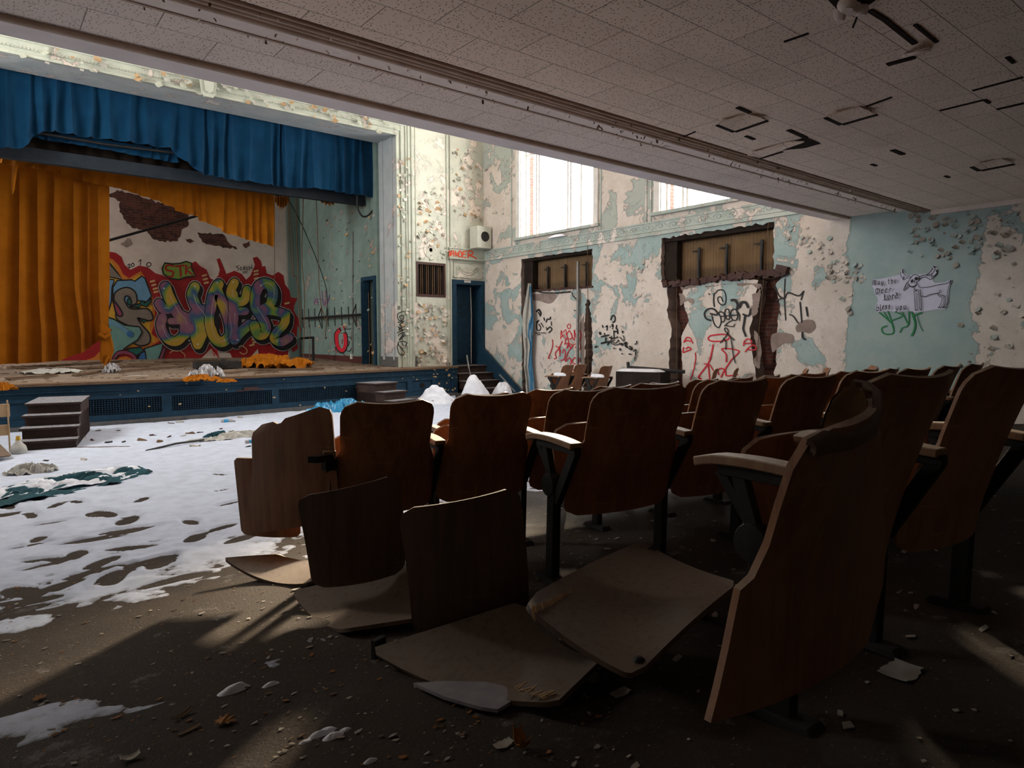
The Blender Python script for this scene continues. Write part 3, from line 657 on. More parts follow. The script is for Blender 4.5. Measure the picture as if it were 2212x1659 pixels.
def place_between(a, b, key='std', label='', group=None, dz=0, rz=0, tilt=0, fwd=.155, sc=None):
    a = np.array(a); b = np.array(b); m = (a+b)/2; d = b-a; L = np.linalg.norm(d); th = math.atan2(d[1], d[0]); f_ = np.array([-math.sin(th), math.cos(th)])
    p_ = m+f_*fwd
    if key not in proto:
        kw = dict(std={}, end=dict(right=True), down=dict(seat='down'), noarm=dict(arm=False))[key]
        proto[key] = make_chair(**kw); o = proto[key]
    else: o = copy_tree(proto[key])
    o.location = (p_[0], p_[1], fz(p_[1])+dz); o.rotation_euler = (tilt, 0, th+rz); s_ = L/.54 if sc is None else sc; o.scale = (s_, 1, 1)
    tag(o, label, 'theater seat', group); return o
ROWS = {
 'F': ([(2.26, 3.45), (2.75, 3.35), (3.26, 3.28), (3.76, 3.23), (4.26, 3.2), (4.77, 3.2), (5.28, 3.22), (5.78, 3.26), (6.28, 3.32)], 'the far row just beyond the row with the broken end chair'),
 'A': ([(1.27, 2.91), (1.79, 2.77), (2.32, 2.65), (2.85, 2.56), (3.39, 2.5), (3.93, 2.45), (4.47, 2.44), (5.01, 2.44), (5.55, 2.47), (6.08, 2.52), (6.62, 2.6)], 'the middle row beside the twisted end chair'),
 'B': ([(1.92, 1.95), (2.53, 1.84), (3.07, 1.77), (3.61, 1.71), (4.18, 1.68), (4.76, 1.67), (5.33, 1.69), (5.9, 1.73)], 'the near row starting at the sunlit white armrest')}
desc = {'A': {0: 'brown plywood seat back with a pale scuff, just right of the twisted chair', 1: 'orange brown seat back with two pale scratches, right of the scuffed one'},
        'B': {0: 'tall dark brown seat back right of the long sunlit armrest', 1: 'dark seat back with white dusty top edge, second in the near row'}}
for rn, (pts_, what) in ROWS.items():
    n_ = len(pts_)-1
    for i in range(n_):
        lab = desc.get(rn, {}).get(i)
        if rn == 'A' and not lab: lab = 'dark brown seat, %s from the left in the middle row' % ordn[i]
        if rn == 'B' and not lab: lab = 'dark theater seat, %s from the left in the near row' % ordn[i]
        if rn == 'F': lab = 'brown theater seat, %s from the left in the farthest full row' % ordn[i]
        place_between(pts_[i], pts_[i+1], 'end' if i == n_-1 else 'std', lab, {'F': 'seats in the farthest full row', 'A': 'seats in the middle row', 'B': 'seats in the near row'}[rn],
                      tilt=random.uniform(-.02, .02))
# row D, closest: a broken end chair and dark backs beside it
DP = [(.98, .66), (1.53, .70), (2.10, .66), (2.66, .60)]
lb = ['', 'dark seat back touching the right side of the broken end chair', 'black silhouetted seat back at the right edge of the picture']
for i in (1, 2):
    place_between(DP[i], DP[i+1], 'std' if i == 1 else 'end', lb[i], 'dark seats at the right edge', fwd=.17)
# wall side seats with snowy arms and others far right
def single(x, y, rz, label, group=None, snow=False, tilt=0, key='end'):
    a = np.array([x-.27*math.cos(rz), y-.27*math.sin(rz)]); b = np.array([x+.27*math.cos(rz), y+.27*math.sin(rz)])
    return place_between(a, b, key, label, group, tilt=tilt)
def snow_on(pts_, r, label, cat_='snow', h=.05):
    m_ = MB(); g_ = []
    a, b = [np.array(p_, float) for p_ in pts_]; d = b-a; L = np.linalg.norm(d[:2]); u = d/np.linalg.norm(d); s_ = np.array([-u[1], u[0], 0])
    g_ = []
    for t in np.linspace(0, 1, 9):
        k = math.sqrt(max(0.02, 1-(2*t-1)**6)); g_.append([a+d*t+s_*r*k*math.cos(q)+np.array([0, 0, h*k*max(0, math.sin(q))]) for q in np.linspace(0, math.pi, 9)])
    m_.shell(g_, .008); return tag(m_.build('snow_ridge', 'snowpile', None, True), label, cat_)
for k, (x, y, rz, lab, sn) in enumerate([
    (9.75, 10.25, .25, 'brown seat with snow covered arm, leftmost of the group by the far wall', 1), (10.22, 10.35, .2, 'brown seat behind the front snowy one, against the far wall', 0), (9.95, 9.35, .2, 'lone brown seat with snowy arm, lower one of the group by the far wall', 1),
    (10.0, 6.75, .5, 'dark tipped seat standing below the slot right of the big black tag', 0), (10.3, 6.55, .5, 'small dark seat touching the slot in the wall, right of the tipped seat', 0),
    (9.7, 5.0, .55, 'dark tipped seat in front of the green and white wall patch', 0), (10.05, 4.85, .6, 'narrow dark seat against the wall left of the pale box', 0), (9.6, 4.0, .6, 'dark tipped seat standing below the paper sign', 0)]):
    single(x, y, rz, lab, 'seats along the right wall', tilt=-.10 if k > 2 else 0)
    if sn:
        cx, cy = x-.27*math.cos(rz), y-.27*math.sin(rz); z0_ = fz(cy)+.645
        snow_on([(cx, cy-.14, z0_), (cx+.02, cy+.24, z0_)], .055, ['ridge of snow on the leftmost seat arm by the far wall', '', 'ridge of snow on the lower seat arm by the far wall'][k], h=.06)
m_ = MB(); m_.tube([(9.9, 8.7, .86), (10.3, 7.7, .80)], .035, 8).tube([(9.9, 8.72, .84), (9.92, 8.75, .96)], .03, 8); tag(m_.build('seat_wreck', 'black'), 'black seat frame lying on its side beyond the snowy seats', 'chair frame')
m_ = MB().box((9.95, 8.4, .40), (.5, .9, .78), rz=.3); tag(m_.build('crate', 'dark', bevel=.01), 'low dark crate under the fallen black frame', 'crate')
snow_on([(9.8, 8.9, .79), (10.1, 8.0, .79)], .2, 'layer of snow on the low dark crate by the wall', h=.05)
# ------------------------------------------------------------------ generic curved board from four corners
def board(c00, c10, c11, c01, bulge=(0, 0, 0), r=.14, n=25, th=.014, bulge2=(0, 0, 0)):
    c = [np.array(q, float) for q in (c00, c10, c11, c01)]; g_ = []
    for i in range(n):
        v = -1+2*i/(n-1); e_ = max(0, abs(v)-(1-r)); k = 1-r*(1-math.sqrt(max(0, 1-(e_/r)**2)))*1.0; row = []
        for j in range(n):
            u = (-1+2*j/(n-1))*k; a = (u+1)/2; b = (v+1)/2
            row.append((c[0]*(1-a)+c[1]*a)*(1-b)+(c[3]*(1-a)+c[2]*a)*b+np.array(bulge)*(1-u*u)+np.array(bulge2)*(1-v*v))
        g_.append(row)
    m_ = MB(); m_.shell(g_, th); return m_
def arm_between(a, b, wd, th):
    a, b = np.array(a), np.array(b); g_ = []; d = b-a; s_ = np.array([d[1], -d[0], 0]); s_ /= np.linalg.norm(s_)
    for t in np.linspace(-.02, 1.02, 12): g_.append([a+d*t+s_*u*wd/2*(1-.25*max(0, abs(t-.5)-.44)*8)+np.array([0, 0, .012*math.sin(max(0, min(1, t))*3.14)]) for u in (-1, -.7, 0, .7, 1)])
    return MB().shell(g_, th)
def quadpx(items):
    return [fl(x, y, h) for x, y, h in items]
def up(base_p, x, y, dy=0.0): return onY(x, y, base_p[1]+dy)
# twisted end chair of the middle row
c = empty('broken_theater_seat', (1.12, 3.15, fz(3.15)), label='twisted brown end seat with a chipped top edge, leftmost of the middle row', cat='theater seat')
A_bl = onY(552, 1150, 3.30); A_br = onY(735, 1120, 2.93); A_tr = onY(716, 872, 2.93); A_tl = onY(545, 925, 3.30)
nl, nr = A_bl*.48+A_tl*.52, A_br*.48+A_tr*.52
g_ = []
for i in range(22):
    t = i/21; L_ = A_bl*(1-t)+A_tl*t; R_ = A_br*(1-t)+A_tr*t; k = 0; rt = .10; e_ = max(0, t-(1-rt))/rt
    ins = .5*(1-math.sqrt(max(0, 1-e_*e_)))*.28; e2 = max(0, .08-t)/.08; ins += .10*(1-math.sqrt(max(0, 1-e2*e2)))
    sh = .06*(1-1/(1+math.exp(-(t-.5)*26)))   # shoulder: wider below
    row = []
    for j in range(15):
        u = j/14; uu = (ins-sh)+(1-2*ins+sh)*u; q = L_*(1-uu)+R_*uu; q = q+np.array([-.35, -.62, 0])*.04*(1-(2*u-1)**2); 
        if t > .93 and .28 < u < .42: q = q-np.array([0, 0, .016])
        row.append(q)
    g_.append(row)
child(MB().shell(g_, .013), 'backrest', 'wood', c, True)
sb = board(onY(524, 1152, 3.42), onY(650, 1158, 3.2), onY(640, 985, 3.2), onY(507, 988, 3.42), (-.02, -.03, 0), .12); child(sb, 'seat', 'wood', c, True)
m_ = MB(); lx, ly = 1.30, 2.97; m_.bar((lx, ly, fz(ly)), (lx, ly, fz(ly)+.6), .04, .05, up=(0, 1, 0)).bar((lx, ly, fz(ly)+.6), (lx-.14, ly-.12, fz(ly)+.62), .05, .03).box((lx-.02, ly-.02, fz(ly)+.57), (.06, .06, .05)); child(m_, 'standard', 'iron', c, bevel=.003)
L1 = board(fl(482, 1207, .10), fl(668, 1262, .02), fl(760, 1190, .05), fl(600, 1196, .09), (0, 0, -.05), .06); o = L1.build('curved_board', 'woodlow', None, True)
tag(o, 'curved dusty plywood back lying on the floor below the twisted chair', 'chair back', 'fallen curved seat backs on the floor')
# two toppled seats: seat pan standing, back lying on the floor
def toppled(pan, flr, lab, lab2, extra=None):
    c = empty('toppled_theater_seat', tuple(flr[0]), label=lab, cat='theater seat')
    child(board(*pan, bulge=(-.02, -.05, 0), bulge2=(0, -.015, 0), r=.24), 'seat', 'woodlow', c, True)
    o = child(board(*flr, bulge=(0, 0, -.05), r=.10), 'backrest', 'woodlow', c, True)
    return c
bl = fl(676, 1268, .09); br = fl(874, 1232, .11)
toppled((bl, br, onY(860, 1022, br[1]+.02), onY(640, 1072, bl[1]+.02)), (fl(630, 1278, .05), fl(748, 1362, .03), fl(960, 1330, .05), fl(880, 1225, .12)),
        'toppled seat with upright rounded pan, left one of the two by the floor light streak', '')
bl = fl(893, 1372, .05); br = fl(1140, 1330, .07)
t2 = toppled((bl, br, onY(1118, 1048, br[1]+.02), onY(860, 1098, bl[1]+.02)), (fl(797, 1405, .05), fl(1205, 1522, .05), fl(1305, 1425, .06), fl(1125, 1300, .16)),
             'toppled seat with upright rounded pan, right one nearest the diamond shaped board', '')
m_ = MB(); p_ = fl(818, 1400, .03); m_.box(tuple(p_), (.05, .02, .07), rz=.3); p_ = fl(836, 1420, .0); m_.box(tuple(p_), (.03, .04, .05)); child(m_, 'hinge_bracket', 'black', t2)
m_ = MB()
for k in range(14):
    t = k/13; a = fl(1112+60*t, 1486+22*t+random.uniform(-3, 3), .055); m_.bar(a, a+np.array([random.uniform(.02, .05), random.uniform(-.012, .004), random.uniform(-.01, .012)]), .004, .003)
child(m_, 'splintered_edge', 'tan', t2)
# the big diamond board lying across
cs = [fl(1125, 1302, .26), fl(1388, 1172, .17), fl(1600, 1262, .20), fl(1372, 1468, .12)]
c = empty('loose_seat_board', tuple(fl(1360, 1400)), label='diamond shaped plywood board with bolt holes and splintered sunlit corner', cat='board')
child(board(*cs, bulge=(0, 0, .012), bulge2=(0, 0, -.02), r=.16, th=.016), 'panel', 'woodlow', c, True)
for x, y in ((1408, 1188), (1380, 1428)):
    q = fl(x, y, .175 if y < 1300 else .14); m_ = MB().lathe([(0, .016), (.008, .016), (.016, .010), (.018, .0), (0, 0)], (0, 0, 0), 14); b_ = m_.build('bolt', 'black', None, True); b_.location = q+np.array([0, 0, -.004]); bpy.context.view_layer.update(); b_.parent = c; b_.matrix_parent_inverse = c.matrix_world.inverted()
m_ = MB(); e0 = fl(1150, 1310, .26); e1 = fl(1235, 1275, .235)
for k in range(40):
    t = k/39; q = e0*(1-t)+e1*t; L_ = random.uniform(.02, .07)*(1.6 if .4 < t < .8 else .7); m_.bar(q, q+np.array([random.uniform(-.01, .015), -L_*.4, -L_]), .0035, .0025)
child(m_, 'splinters', 'tan', c)
m_ = MB(); q = fl(1340, 1470, 0); m_.bar(fl(1375, 1430, 0), fl(1375, 1425, .13), .03, .03); m_.bar(fl(1520, 1330, 0), fl(1520, 1300, .16), .03, .03); m_.bar(fl(1230, 1330, 0), fl(1225, 1290, .2), .03, .03); child(m_, 'seat_iron', 'iron', c)
# ragged dark cardboard under it
pl = [(893, 1482), (960, 1478), (1050, 1480), (1140, 1500), (1075, 1540), (1040, 1535), (960, 1512)]
m_ = MB(); ps = [fl(x, y, .012) for x, y in pl]; m_.add([tuple(p_) for p_ in ps]+[tuple(p_+np.array([0, 0, .01])) for p_ in ps], [tuple(range(7))[::-1], tuple(range(7, 14))]+[(i, (i+1) % 7, 7+(i+1) % 7, 7+i) for i in range(7)])
tag(m_.build('cardboard_sheet', 'bag'), 'flat grey cardboard sheet under the nearest toppled seat', 'cardboard')
# broken end chair nearest the camera
c = empty('broken_theater_seat', (1.25, .85, fz(.85)), label='end seat close to the camera with its plywood back split and curling', cat='theater seat')
D0 = np.array([.98, .70]); D1 = np.array([1.53, .72]); zf = fz(.85)
EL = [(1528, 1558, .70, 0), (1548, 1480, .70, 0), (1566, 1400, .70, 0), (1580, 1330, .70, 0), (1592, 1272, .695, 0), (1622, 1245, .69, 0), (1655, 1175, .67, 0), (1680, 1090, .64, 0), (1706, 1010, .61, 0), (1742, 950, .58, 0), (1790, 925, .57, 0)]
ER = [(1868, 1385, .74), (1880, 1340, .74), (1890, 1300, .74), (1900, 1260, .74), (1905, 1200, .74), (1905, 1150, .73), (1900, 1080, .71), (1900, 1020, .69), (1896, 960, .67), (1890, 905, .66), (1880, 860, .65)]
g_ = []
for (x, y, Y, _), (x2, y2, Y2) in zip(EL, ER):
    a = onY(x, y, Y); b = onY(x2, y2, Y2); g_.append([a*(1-u)+b*u+np.array([-.25, -.6, 0])*.06*(1-(2*u-1)**2) for u in np.linspace(0, 1, 15)])
child(MB().shell(g_, .016), 'backrest', 'wood', c, True)
# curling outer lip and pale split inner ply
lip = [(1742, 955, .575), (1775, 935, .57), (1815, 940, .57), (1860, 918, .58), (1886, 880, .60), (1884, 848, .63), (1862, 832, .66), (1838, 828, .68)]
lip2 = [(1752, 985, .575), (1790, 975, .57), (1835, 968, .57), (1885, 940, .58), (1898, 900, .60), (1896, 858, .63), (1870, 838, .67), (1840, 832, .70)]
g_ = [[onY(x, y, Y)*(1-u)+onY(x2, y2, Y2)*u+np.array([-.2, -.5, .3])*.02*math.sin(u*3.14) for u in np.linspace(0, 1, 5)] for (x, y, Y), (x2, y2, Y2) in zip(lip, lip2)]
child(MB().shell(g_, .012), 'peeled_lip', 'woodlow', c, True)
inn = [(1776, 935), (1786, 895), (1800, 862), (1822, 838), (1846, 833), (1866, 846), (1875, 872), (1870, 895), (1850, 915), (1828, 928), (1822, 920), (1800, 928)]
pts_ = [onY(x, y, .60+.0009*(x-1776)) for x, y in inn]; cc = sum(pts_)/len(pts_)+np.array([.02, .05, 0]); k = len(pts_)
m_ = MB().add([tuple(p_) for p_ in pts_]+[tuple(cc)], [(i, (i+1) % k, k) for i in range(k)]).add([tuple(p_+np.array([.004, .006, 0])) for p_ in pts_]+[tuple(cc+np.array([.004, .006, 0]))], [((i+1) % k, i, k) for i in range(k)]); child(m_, 'split_inner_ply', 'tan', c, True)
m_ = MB(); lx, ly = 1.54, .84; m_.bar((lx, ly, fz(ly)), (lx, ly, fz(ly)+.55), .04, .06, up=(0, 1, 0)).box((lx, ly, fz(ly)+.012), (.08, .2, .024), taper=.8); child(m_, 'standard', 'iron', c, bevel=.003)
child(arm_between(onZ(1800, 947, zf+.66), onZ(1732, 955, zf+.66), .06, .03), 'armrest', 'arm', c, True)
s0 = onY(1655, 1075, 1.25); s1 = onY(1712, 1085, 1.1); s2 = onY(1700, 1270, 1.05); s3 = onY(1672, 1160, 1.22)
child(board(s0, s1, s2, s3, (0.02, .02, 0), .1, th=.012), 'seat_back_remnant', 'tan', c, True)
g_ = [[np.array(onY(1600+92*math.sin(t*1.45)**1.0, 1272-130*t**1.7, 1.45-.25*t))+np.array([u*.22, -u*.05, 0]) for u in (0, .5, 1)] for t in np.linspace(0, 1, 12)]
child(MB().shell(g_, .012), 'seat', 'wood', c, True)
# sunlit armrest stands at the left ends are part of the rows' first seats (long curved one)
# wooden folding chair at the left picture edge
c = empty('wooden_chair', (.36, 10.35, 0), label='tan wooden chair standing at the left edge beside the dark steps', cat='chair')
def pbox(m_, x0_, y0_, x1_, y1_, Y, th): a = onY(x0_, y0_, Y); b = onY(x1_, y1_, Y); return m_.span((a[0], Y, min(a[2], b[2])), (b[0], Y+th, max(a[2], b[2])))
m_ = MB(); pbox(m_, 14, 865, 24, 985, 10.3, .05); child(m_, 'leg', 'tan', c, bevel=.004)
m_ = MB(); pbox(m_, -60, 865, -50, 985, 10.3, .05); child(m_, 'leg', 'tan', c, bevel=.004)
m_ = MB(); pbox(m_, -55, 876, 22, 900, 10.31, .03); child(m_, 'back_rail', 'tan', c, bevel=.004)
m_ = MB(); pbox(m_, -55, 922, 22, 940, 10.31, .03); child(m_, 'stretcher', 'tan', c, bevel=.004)
m_ = board(onZ(-80, 965, .12), onZ(-10, 950, .2), onZ(25, 985, .06), onZ(-60, 1010, .02), (0, 0, .03), .1); tag(m_.build('curved_board', 'woodlow', None, True), 'curved brown board on the snow at the left picture edge', 'board')
m_ = MB(); q = onZ(30, 985, 0); m_.lathe([(0, 0), (.07, .01), (.09, .06), (.075, .12), (.03, .17), (.025, .2), (0, .2)], (q[0]+.05, q[1], 0), 14); b_ = m_.build('jug', 'clothwhite', None, True); tag(b_, 'small white jug with yellow cap by the dark steps', 'jug')
m_ = MB().lathe([(0, .19), (.028, .19), (.02, .24), (0, .24)], (q[0]+.05, q[1], 0), 10); child(m_, 'cap', 'g_yel', b_)
# ================================================================== STEPS
def steps(name, org, rz, wd, treads, label, mats=('darkstep', 'darkstep')):
    c = empty(name, (org[0], org[1], 0), rz, label=label, cat='steps')
    body = MB(); tr = []
    for k, (y0_, y1_, z) in enumerate(treads): body.span((-wd/2, y0_, 0), (wd/2, treads[0][1], z-.03))
    body.build('body', mats[0], c)
    for y0_, y1_, z in treads: MB().span((-wd/2-.03, y0_-.04, z-.03), (wd/2+.02, y1_, z)).build('tread', mats[1], c, bevel=.004)
    return c
steps('wooden_steps', (1.0, 11.7), -.20, .60, [(-.70, .45, .56), (-.95, -.70, .42), (-1.18, -.95, .28), (-1.40, -1.18, .14)], 'dark wooden steps with snowy treads against the stage, left side')
steps('wooden_steps', (6.75, 12.75), .30, .62, [(-.10, .45, .50), (-.36, -.10, .33), (-.6, -.36, .16)], 'dark wooden steps against the stage below the green wall, middle of the stage front')
c = steps('wooden_steps', (10.0, 13.9), 0, 1.05, [(.28, .54, .73), (.0, .28, .55), (-.28, .0, .37), (-.56, -.28, .19)], 'dark corner steps climbing to the navy door at the right')
m_ = MB(); m_.add([(10.53+d, y, z) for d in (0, .05) for y, z in [(14.44, 1.25), (14.44, .70), (12.95, 0), (12.55, 0)]], [(0, 1, 2, 3), (7, 6, 5, 4), (0, 4, 5, 1), (1, 5, 6, 2), (2, 6, 7, 3), (3, 7, 4, 0)]); child(m_, 'stringer', 'blue', c)
m_ = MB(); m_.tube([(9.42, 13.3, .02), (9.44, 13.35, .55), (9.50, 13.5, .72), (9.62, 13.75, .98), (9.66, 13.8, 1.0)], .02, 8); child(m_, 'handrail', 'steel', c, True)
m_ = MB(); m_.tube([(10.05, 13.0, .55), (10.35, 12.75, .12)], .02, 8); child(m_, 'bent_rail', 'steel', c, True)
# snow heaps
def heap(x, y, z, rx, ry, h, label, name='snow_heap', mat='snowpile', cat_='snow', amp=.4, n=26, sd_=1):
    m_ = MB(); vs = []; us = np.linspace(0, 1, n); an = np.linspace(0, 2*math.pi, n*2, endpoint=False)
    for u in us:
        for a in an:
            nn_ = float(fbm(np.array([math.cos(a)*1.6*u+sd_*3.3+9]), np.array([math.sin(a)*1.6*u+sd_+7]), 4)[0]); rr = u*(1+amp*.5*(nn_-.5))
            vs.append((x+rx*rr*math.cos(a), y+ry*rr*math.sin(a), z+h*(1-u**2.0)**1.1*(1+amp*2*(nn_-.5))))
    k = len(an); m_.add(vs, [(i*k+j, (i+1)*k+j, (i+1)*k+(j+1) % k, i*k+(j+1) % k) for i in range(n-1) for j in range(k)])
    return tag(m_.build(name, mat, None, True), label, cat_)
p1_ = onZ(1045, 862, .1)
heap(8.9, 12.4, 0, .42, .4, .52, 'smooth white snow mound before the corner steps', sd_=2)
heap(9.6, 12.3, 0, .3, .3, .42, 'small rounded snow lump right of the white mound by the corner steps', sd_=5)
heap(7.9, 12.55, 0, .55, .45, .30, 'leafy snow heap left of the corner steps', sd_=7, amp=.7)
m_ = MB()
for k in range(60):
    a, r_ = random.uniform(0, 6.3), random.uniform(.05, .5); x, y = 7.9+r_*math.cos(a), 12.55+.8*r_*math.sin(a); z = .30*(1-r_/.6)+.03; m_.box((x, y, z), (.05, .02, .004), rz=random.uniform(0, 3), rx=random.uniform(-.5, .5), ry=random.uniform(-.5, .5))
tag(m_.build('dead_leaves', 'g_brick'), 'dark dead leaves on the snow heap left of the corner steps', 'leaves', kind='stuff')
m_ = MB().tube([(9.3, 12.9, .04), (9.1, 13.1, .12), (8.9, 13.2, .06)], .05, 8); tag(m_.build('rubbish_bundle', 'black', None, True), 'black rubbish bundle between the snow heaps', 'rubbish')
# crumpled cloths
def crumple(cx, cy, z, rx, ry, h, name, mat, label, cat_, seed=1, n=46, rot=0, th=.006, fr=2.2):
    us = np.linspace(-1, 1, n); U, V = np.meshgrid(us, us); R = np.sqrt(U**2+V**2); a = np.arctan2(V, U)
    edge = 1+.28*(fbm(np.cos(a)*1.7+seed*3+9, np.sin(a)*1.7+9, 4)-.5)*2
    S = np.maximum(np.abs(U), np.abs(V))/np.maximum(R, 1e-6); X = U*S*edge; Y = V*S*edge
    f = fbm(X*fr+seed*7+20, Y*fr+seed*2+20, 5); ridg = 1-np.abs(f-.5)*6
    Zz = h*np.clip(ridg, 0, 1)*(1-np.clip(R, 0, 1)**3*.6)
    c_, s_ = math.cos(rot), math.sin(rot); XX = cx+(X*rx)*c_-(Y*ry)*s_; YY = cy+(X*rx)*s_+(Y*ry)*c_
    zz = (fz(YY) if z is None else z)+Zz+.004
    m_ = MB().shell(np.stack([XX, YY, zz], 2), th); return tag(m_.build(name, mat, None, True), label, cat_)
crumple(.62, 7.6, None, .95, .42, .10, 'crumpled_cloth', 'teal', 'dark teal cloth half buried in the snow at left', 'cloth', 2, rot=.5)
crumple(.62, 7.62, .035, .80, .33, .085, 'snow_on_cloth', 'snowpile', 'snow lying over the dark teal cloth at left', 'snow', 4, rot=.5)
crumple(.45, 8.6, None, .22, .16, .12, 'cloth_scrap', 'clothwhite', 'white cloth scrap standing in the snow behind the teal cloth', 'cloth', 9)
crumple(5.55, 12.3, 0, .62, .30, .26, 'blue_tarp', 'plasticblue', 'bright blue tarp crumpled at the foot of the stage', 'tarp', 5, rot=.2)
crumple(2.9, 9.9, 0, .70, .22, .10, 'rag', 'clothwhite', 'dirty white rag among rubbish on the snow before the stage', 'cloth', 6, rot=.1)
crumple(2.8, 10.2, 0, .28, .14, .09, 'rag', 'teal', 'dark rag behind the dirty white one on the snow', 'cloth', 8, rot=.3)
def bottle(x, y, z, rz, label, s_=1):
    m_ = MB().lathe([(0, 0), (.032, 0), (.035, .02), (.033, .12), (.035, .16), (.015, .20), (.013, .225), (0, .225)], (0, 0, 0), 12); b = m_.build('plastic_bottle', 'bag', None, True); b.rotation_euler = (math.pi/2, 0, rz); b.location = (x, y, z+.035); b.scale = (s_,)*3
    l_ = MB().lathe([(.0365, .045), (.0365, .115)], (0, 0, 0), 12).build('bottle_label', 'plasticblue', None, True); l_.parent = b; l_.rotation_euler = (0, 0, 0); return tag(b, label, 'bottle')
q = onZ(478, 915, 0); bottle(q[0], q[1], 0, 1.2, 'clear bottle with blue label lying near the stage base'); q = onZ(530, 962, .0); bottle(q[0], q[1], 0, 1.5, 'blue labelled bottle beside the twisted chair')
m_ = MB(); a = onZ(315, 974, .02); b = onZ(440, 950, .05); m_.tube([a, (a+b)/2+[0, 0, .02], b], .014, 6); tag(m_.build('black_stick', 'black', None, True), 'long thin black stick lying on the snow', 'stick')
m_ = MB(); a = onZ(165, 967, .02); b = onZ(280, 965, .02); m_.bar(a, b, .03, .015); tag(m_.build('lath', 'plank'), 'thin dark lath lying by the left steps on the snow', 'lath')
# scattered rubbish on the snow, each piece its own
kinds = [('plaster_lump', 'chip', .08), ('wood_scrap', 'plank', .10), ('black_scrap', 'black', .07), ('brick_scrap', 'g_brick', .07)]
spots = [(255, 934, 3), (212, 934, 0), (268, 958, 2), (232, 960, 2), (305, 955, 1), (330, 944, 3), (345, 958, 1), (365, 947, 3), (395, 945, 0), (412, 940, 1), (432, 938, 2), (460, 943, 0), (477, 930, 3), (500, 935, 0), (520, 940, 3), (200, 955, 3), (180, 950, 0), (520, 905, 0), (390, 915, 0), (370, 917, 3), (420, 968, 0), (100, 1000, 2), (180, 998, 0), (50, 1015, 1), (322, 1025, 2), (535, 970, 2)]
cnt = {}
for k, (x, y, t) in enumerate(sorted(spots)):
    nm, mt, s_ = kinds[t]; q = onZ(x, y, 0.0); m_ = MB(); nn = 7; r0 = [random.uniform(.5, 1) for _ in range(nn)]
    vs = [(s_*r0[i]*math.cos(i*6.283/nn), s_*.5*r0[i]*math.sin(i*6.283/nn), zz*s_*random.uniform(.12, .45)) for zz in (0, 1) for i in range(nn)]
    m_.add(vs, [tuple(range(nn))[::-1], tuple(range(nn, 2*nn))]+[(i, (i+1) % nn, nn+(i+1) % nn, nn+i) for i in range(nn)])
    o = m_.build(nm, mt); o.location = (q[0], q[1], .008+max(0, fz(q[1]))); o.rotation_euler = (random.uniform(-.15, .15), 0, random.uniform(0, 6))
    cnt[t] = cnt.get(t, 0)+1
    tag(o, '%s, %s from the left on the snow before the stage' % (['small pale plaster lump', 'small brown wood scrap', 'small black scrap', 'small dark red brick scrap'][t], ordn[cnt[t]-1]), 'rubbish', 'small %ss on the snow before the stage' % nm.replace('_', ' '))
# ================================================================== FLOOR CRUMBS NEAR THE CAMERA
def crumbs(n, dom, smin, smax, mat, name, label, zoff=.003, thick=.3):
    m_ = MB()
    for _ in range(n):
        x, y = dom(); s_ = smin*(smax/smin)**(rng.random()**2); k = rng.integers(4, 7); a0 = rng.uniform(0, 6.3); z = float(fz(y))+zoff; tl = rng.uniform(-.25, .25, 2)
        vs = []
        for e_ in (0, 1):
            for i in range(k):
                a = a0+i*2*math.pi/k; r_ = s_*(.55+.45*((i*7+k) % 3)/2); px, py = r_*math.cos(a)*1.3, r_*math.sin(a)*.8; vs.append((x+px, y+py, z+tl[0]*px+tl[1]*py+.2*s_*.25+e_*s_*thick*.4))
        m_.add(vs, [tuple(range(k))[::-1], tuple(range(k, 2*k))]+[(i, (i+1) % k, k+(i+1) % k, k+i) for i in range(k)], mi=int(rng.choice([0, 0, 1, 2])) if isinstance(mat, list) else 0)
    return tag(m_.build(name, mat), label, 'debris', kind='stuff')
def dom1():
    while True:
        y = rng.uniform(.75, 4.4); x = rng.uniform(-.1, 1.0)*y*1.1+.02
        if x < 4.2: return x, y
def dom2(): y = rng.uniform(.3, 3.0); return rng.uniform(.6, 5.5), y
crumbs(2600, dom1, .002, .013, ['chip', 'plank', 'leaf'], 'floor_crumbs', 'pale and brown crumbs scattered over the brown floor')
crumbs(700, dom2, .003, .022, 'chip', 'paint_chips', 'fallen paint chips on the floor under the seats')
def flake(x, y, s_, mat, name, label, cat_='debris', curl=.3, rz=0, asp=.6):
    q = fl(x, y, 0); n = 9; g_ = [[(s_*u, s_*asp*v*(1-.25*abs(u)), s_*curl*(u*u+.4*v*v)+.004) for v in np.linspace(-1, 1, 7)*random.uniform(.85, 1.1)] for u in np.linspace(-1, 1, n)]
    o = MB().shell(g_, .002).build(name, mat, None, True); o.location = q; o.rotation_euler = (0, 0, rz); return tag(o, label, cat_)
flake(1088, 1612, .025, 'chip', 'plaster_chip', 'pale plaster chip by the bright patch at the bottom', curl=.15)
flake(1127, 1618, .028, 'leaf', 'curled_leaf', 'curled dark leaf standing in the bright patch at the bottom', 'leaf', curl=1.1, rz=1.3)
flake(282, 1642, .022, 'chip', 'pebble', 'pale rounded pebble near the bottom left', curl=.4)
flake(395, 1548, .034, 'plank', 'wood_splinter', 'thin curved wood strip on the floor at lower left', curl=.2, asp=.2, rz=.5)
flake(410, 1580, .032, 'plank', 'wood_splinter', 'flat brown wood piece left of the oak leaf', curl=.05, asp=.22, rz=.3)
flake(1340, 1500, .03, 'chip', 'plaster_chip', 'grey plaster chip beside the light streak near the diamond board', curl=.1)
flake(1280, 1468, .03, 'chip', 'plaster_chip', 'grey flake at the right of the nearest toppled seat', curl=.1, rz=.8)
flake(1080, 1412, .02, 'chip', 'plaster_chip', 'small white chip in front of the upright pans', curl=.1)
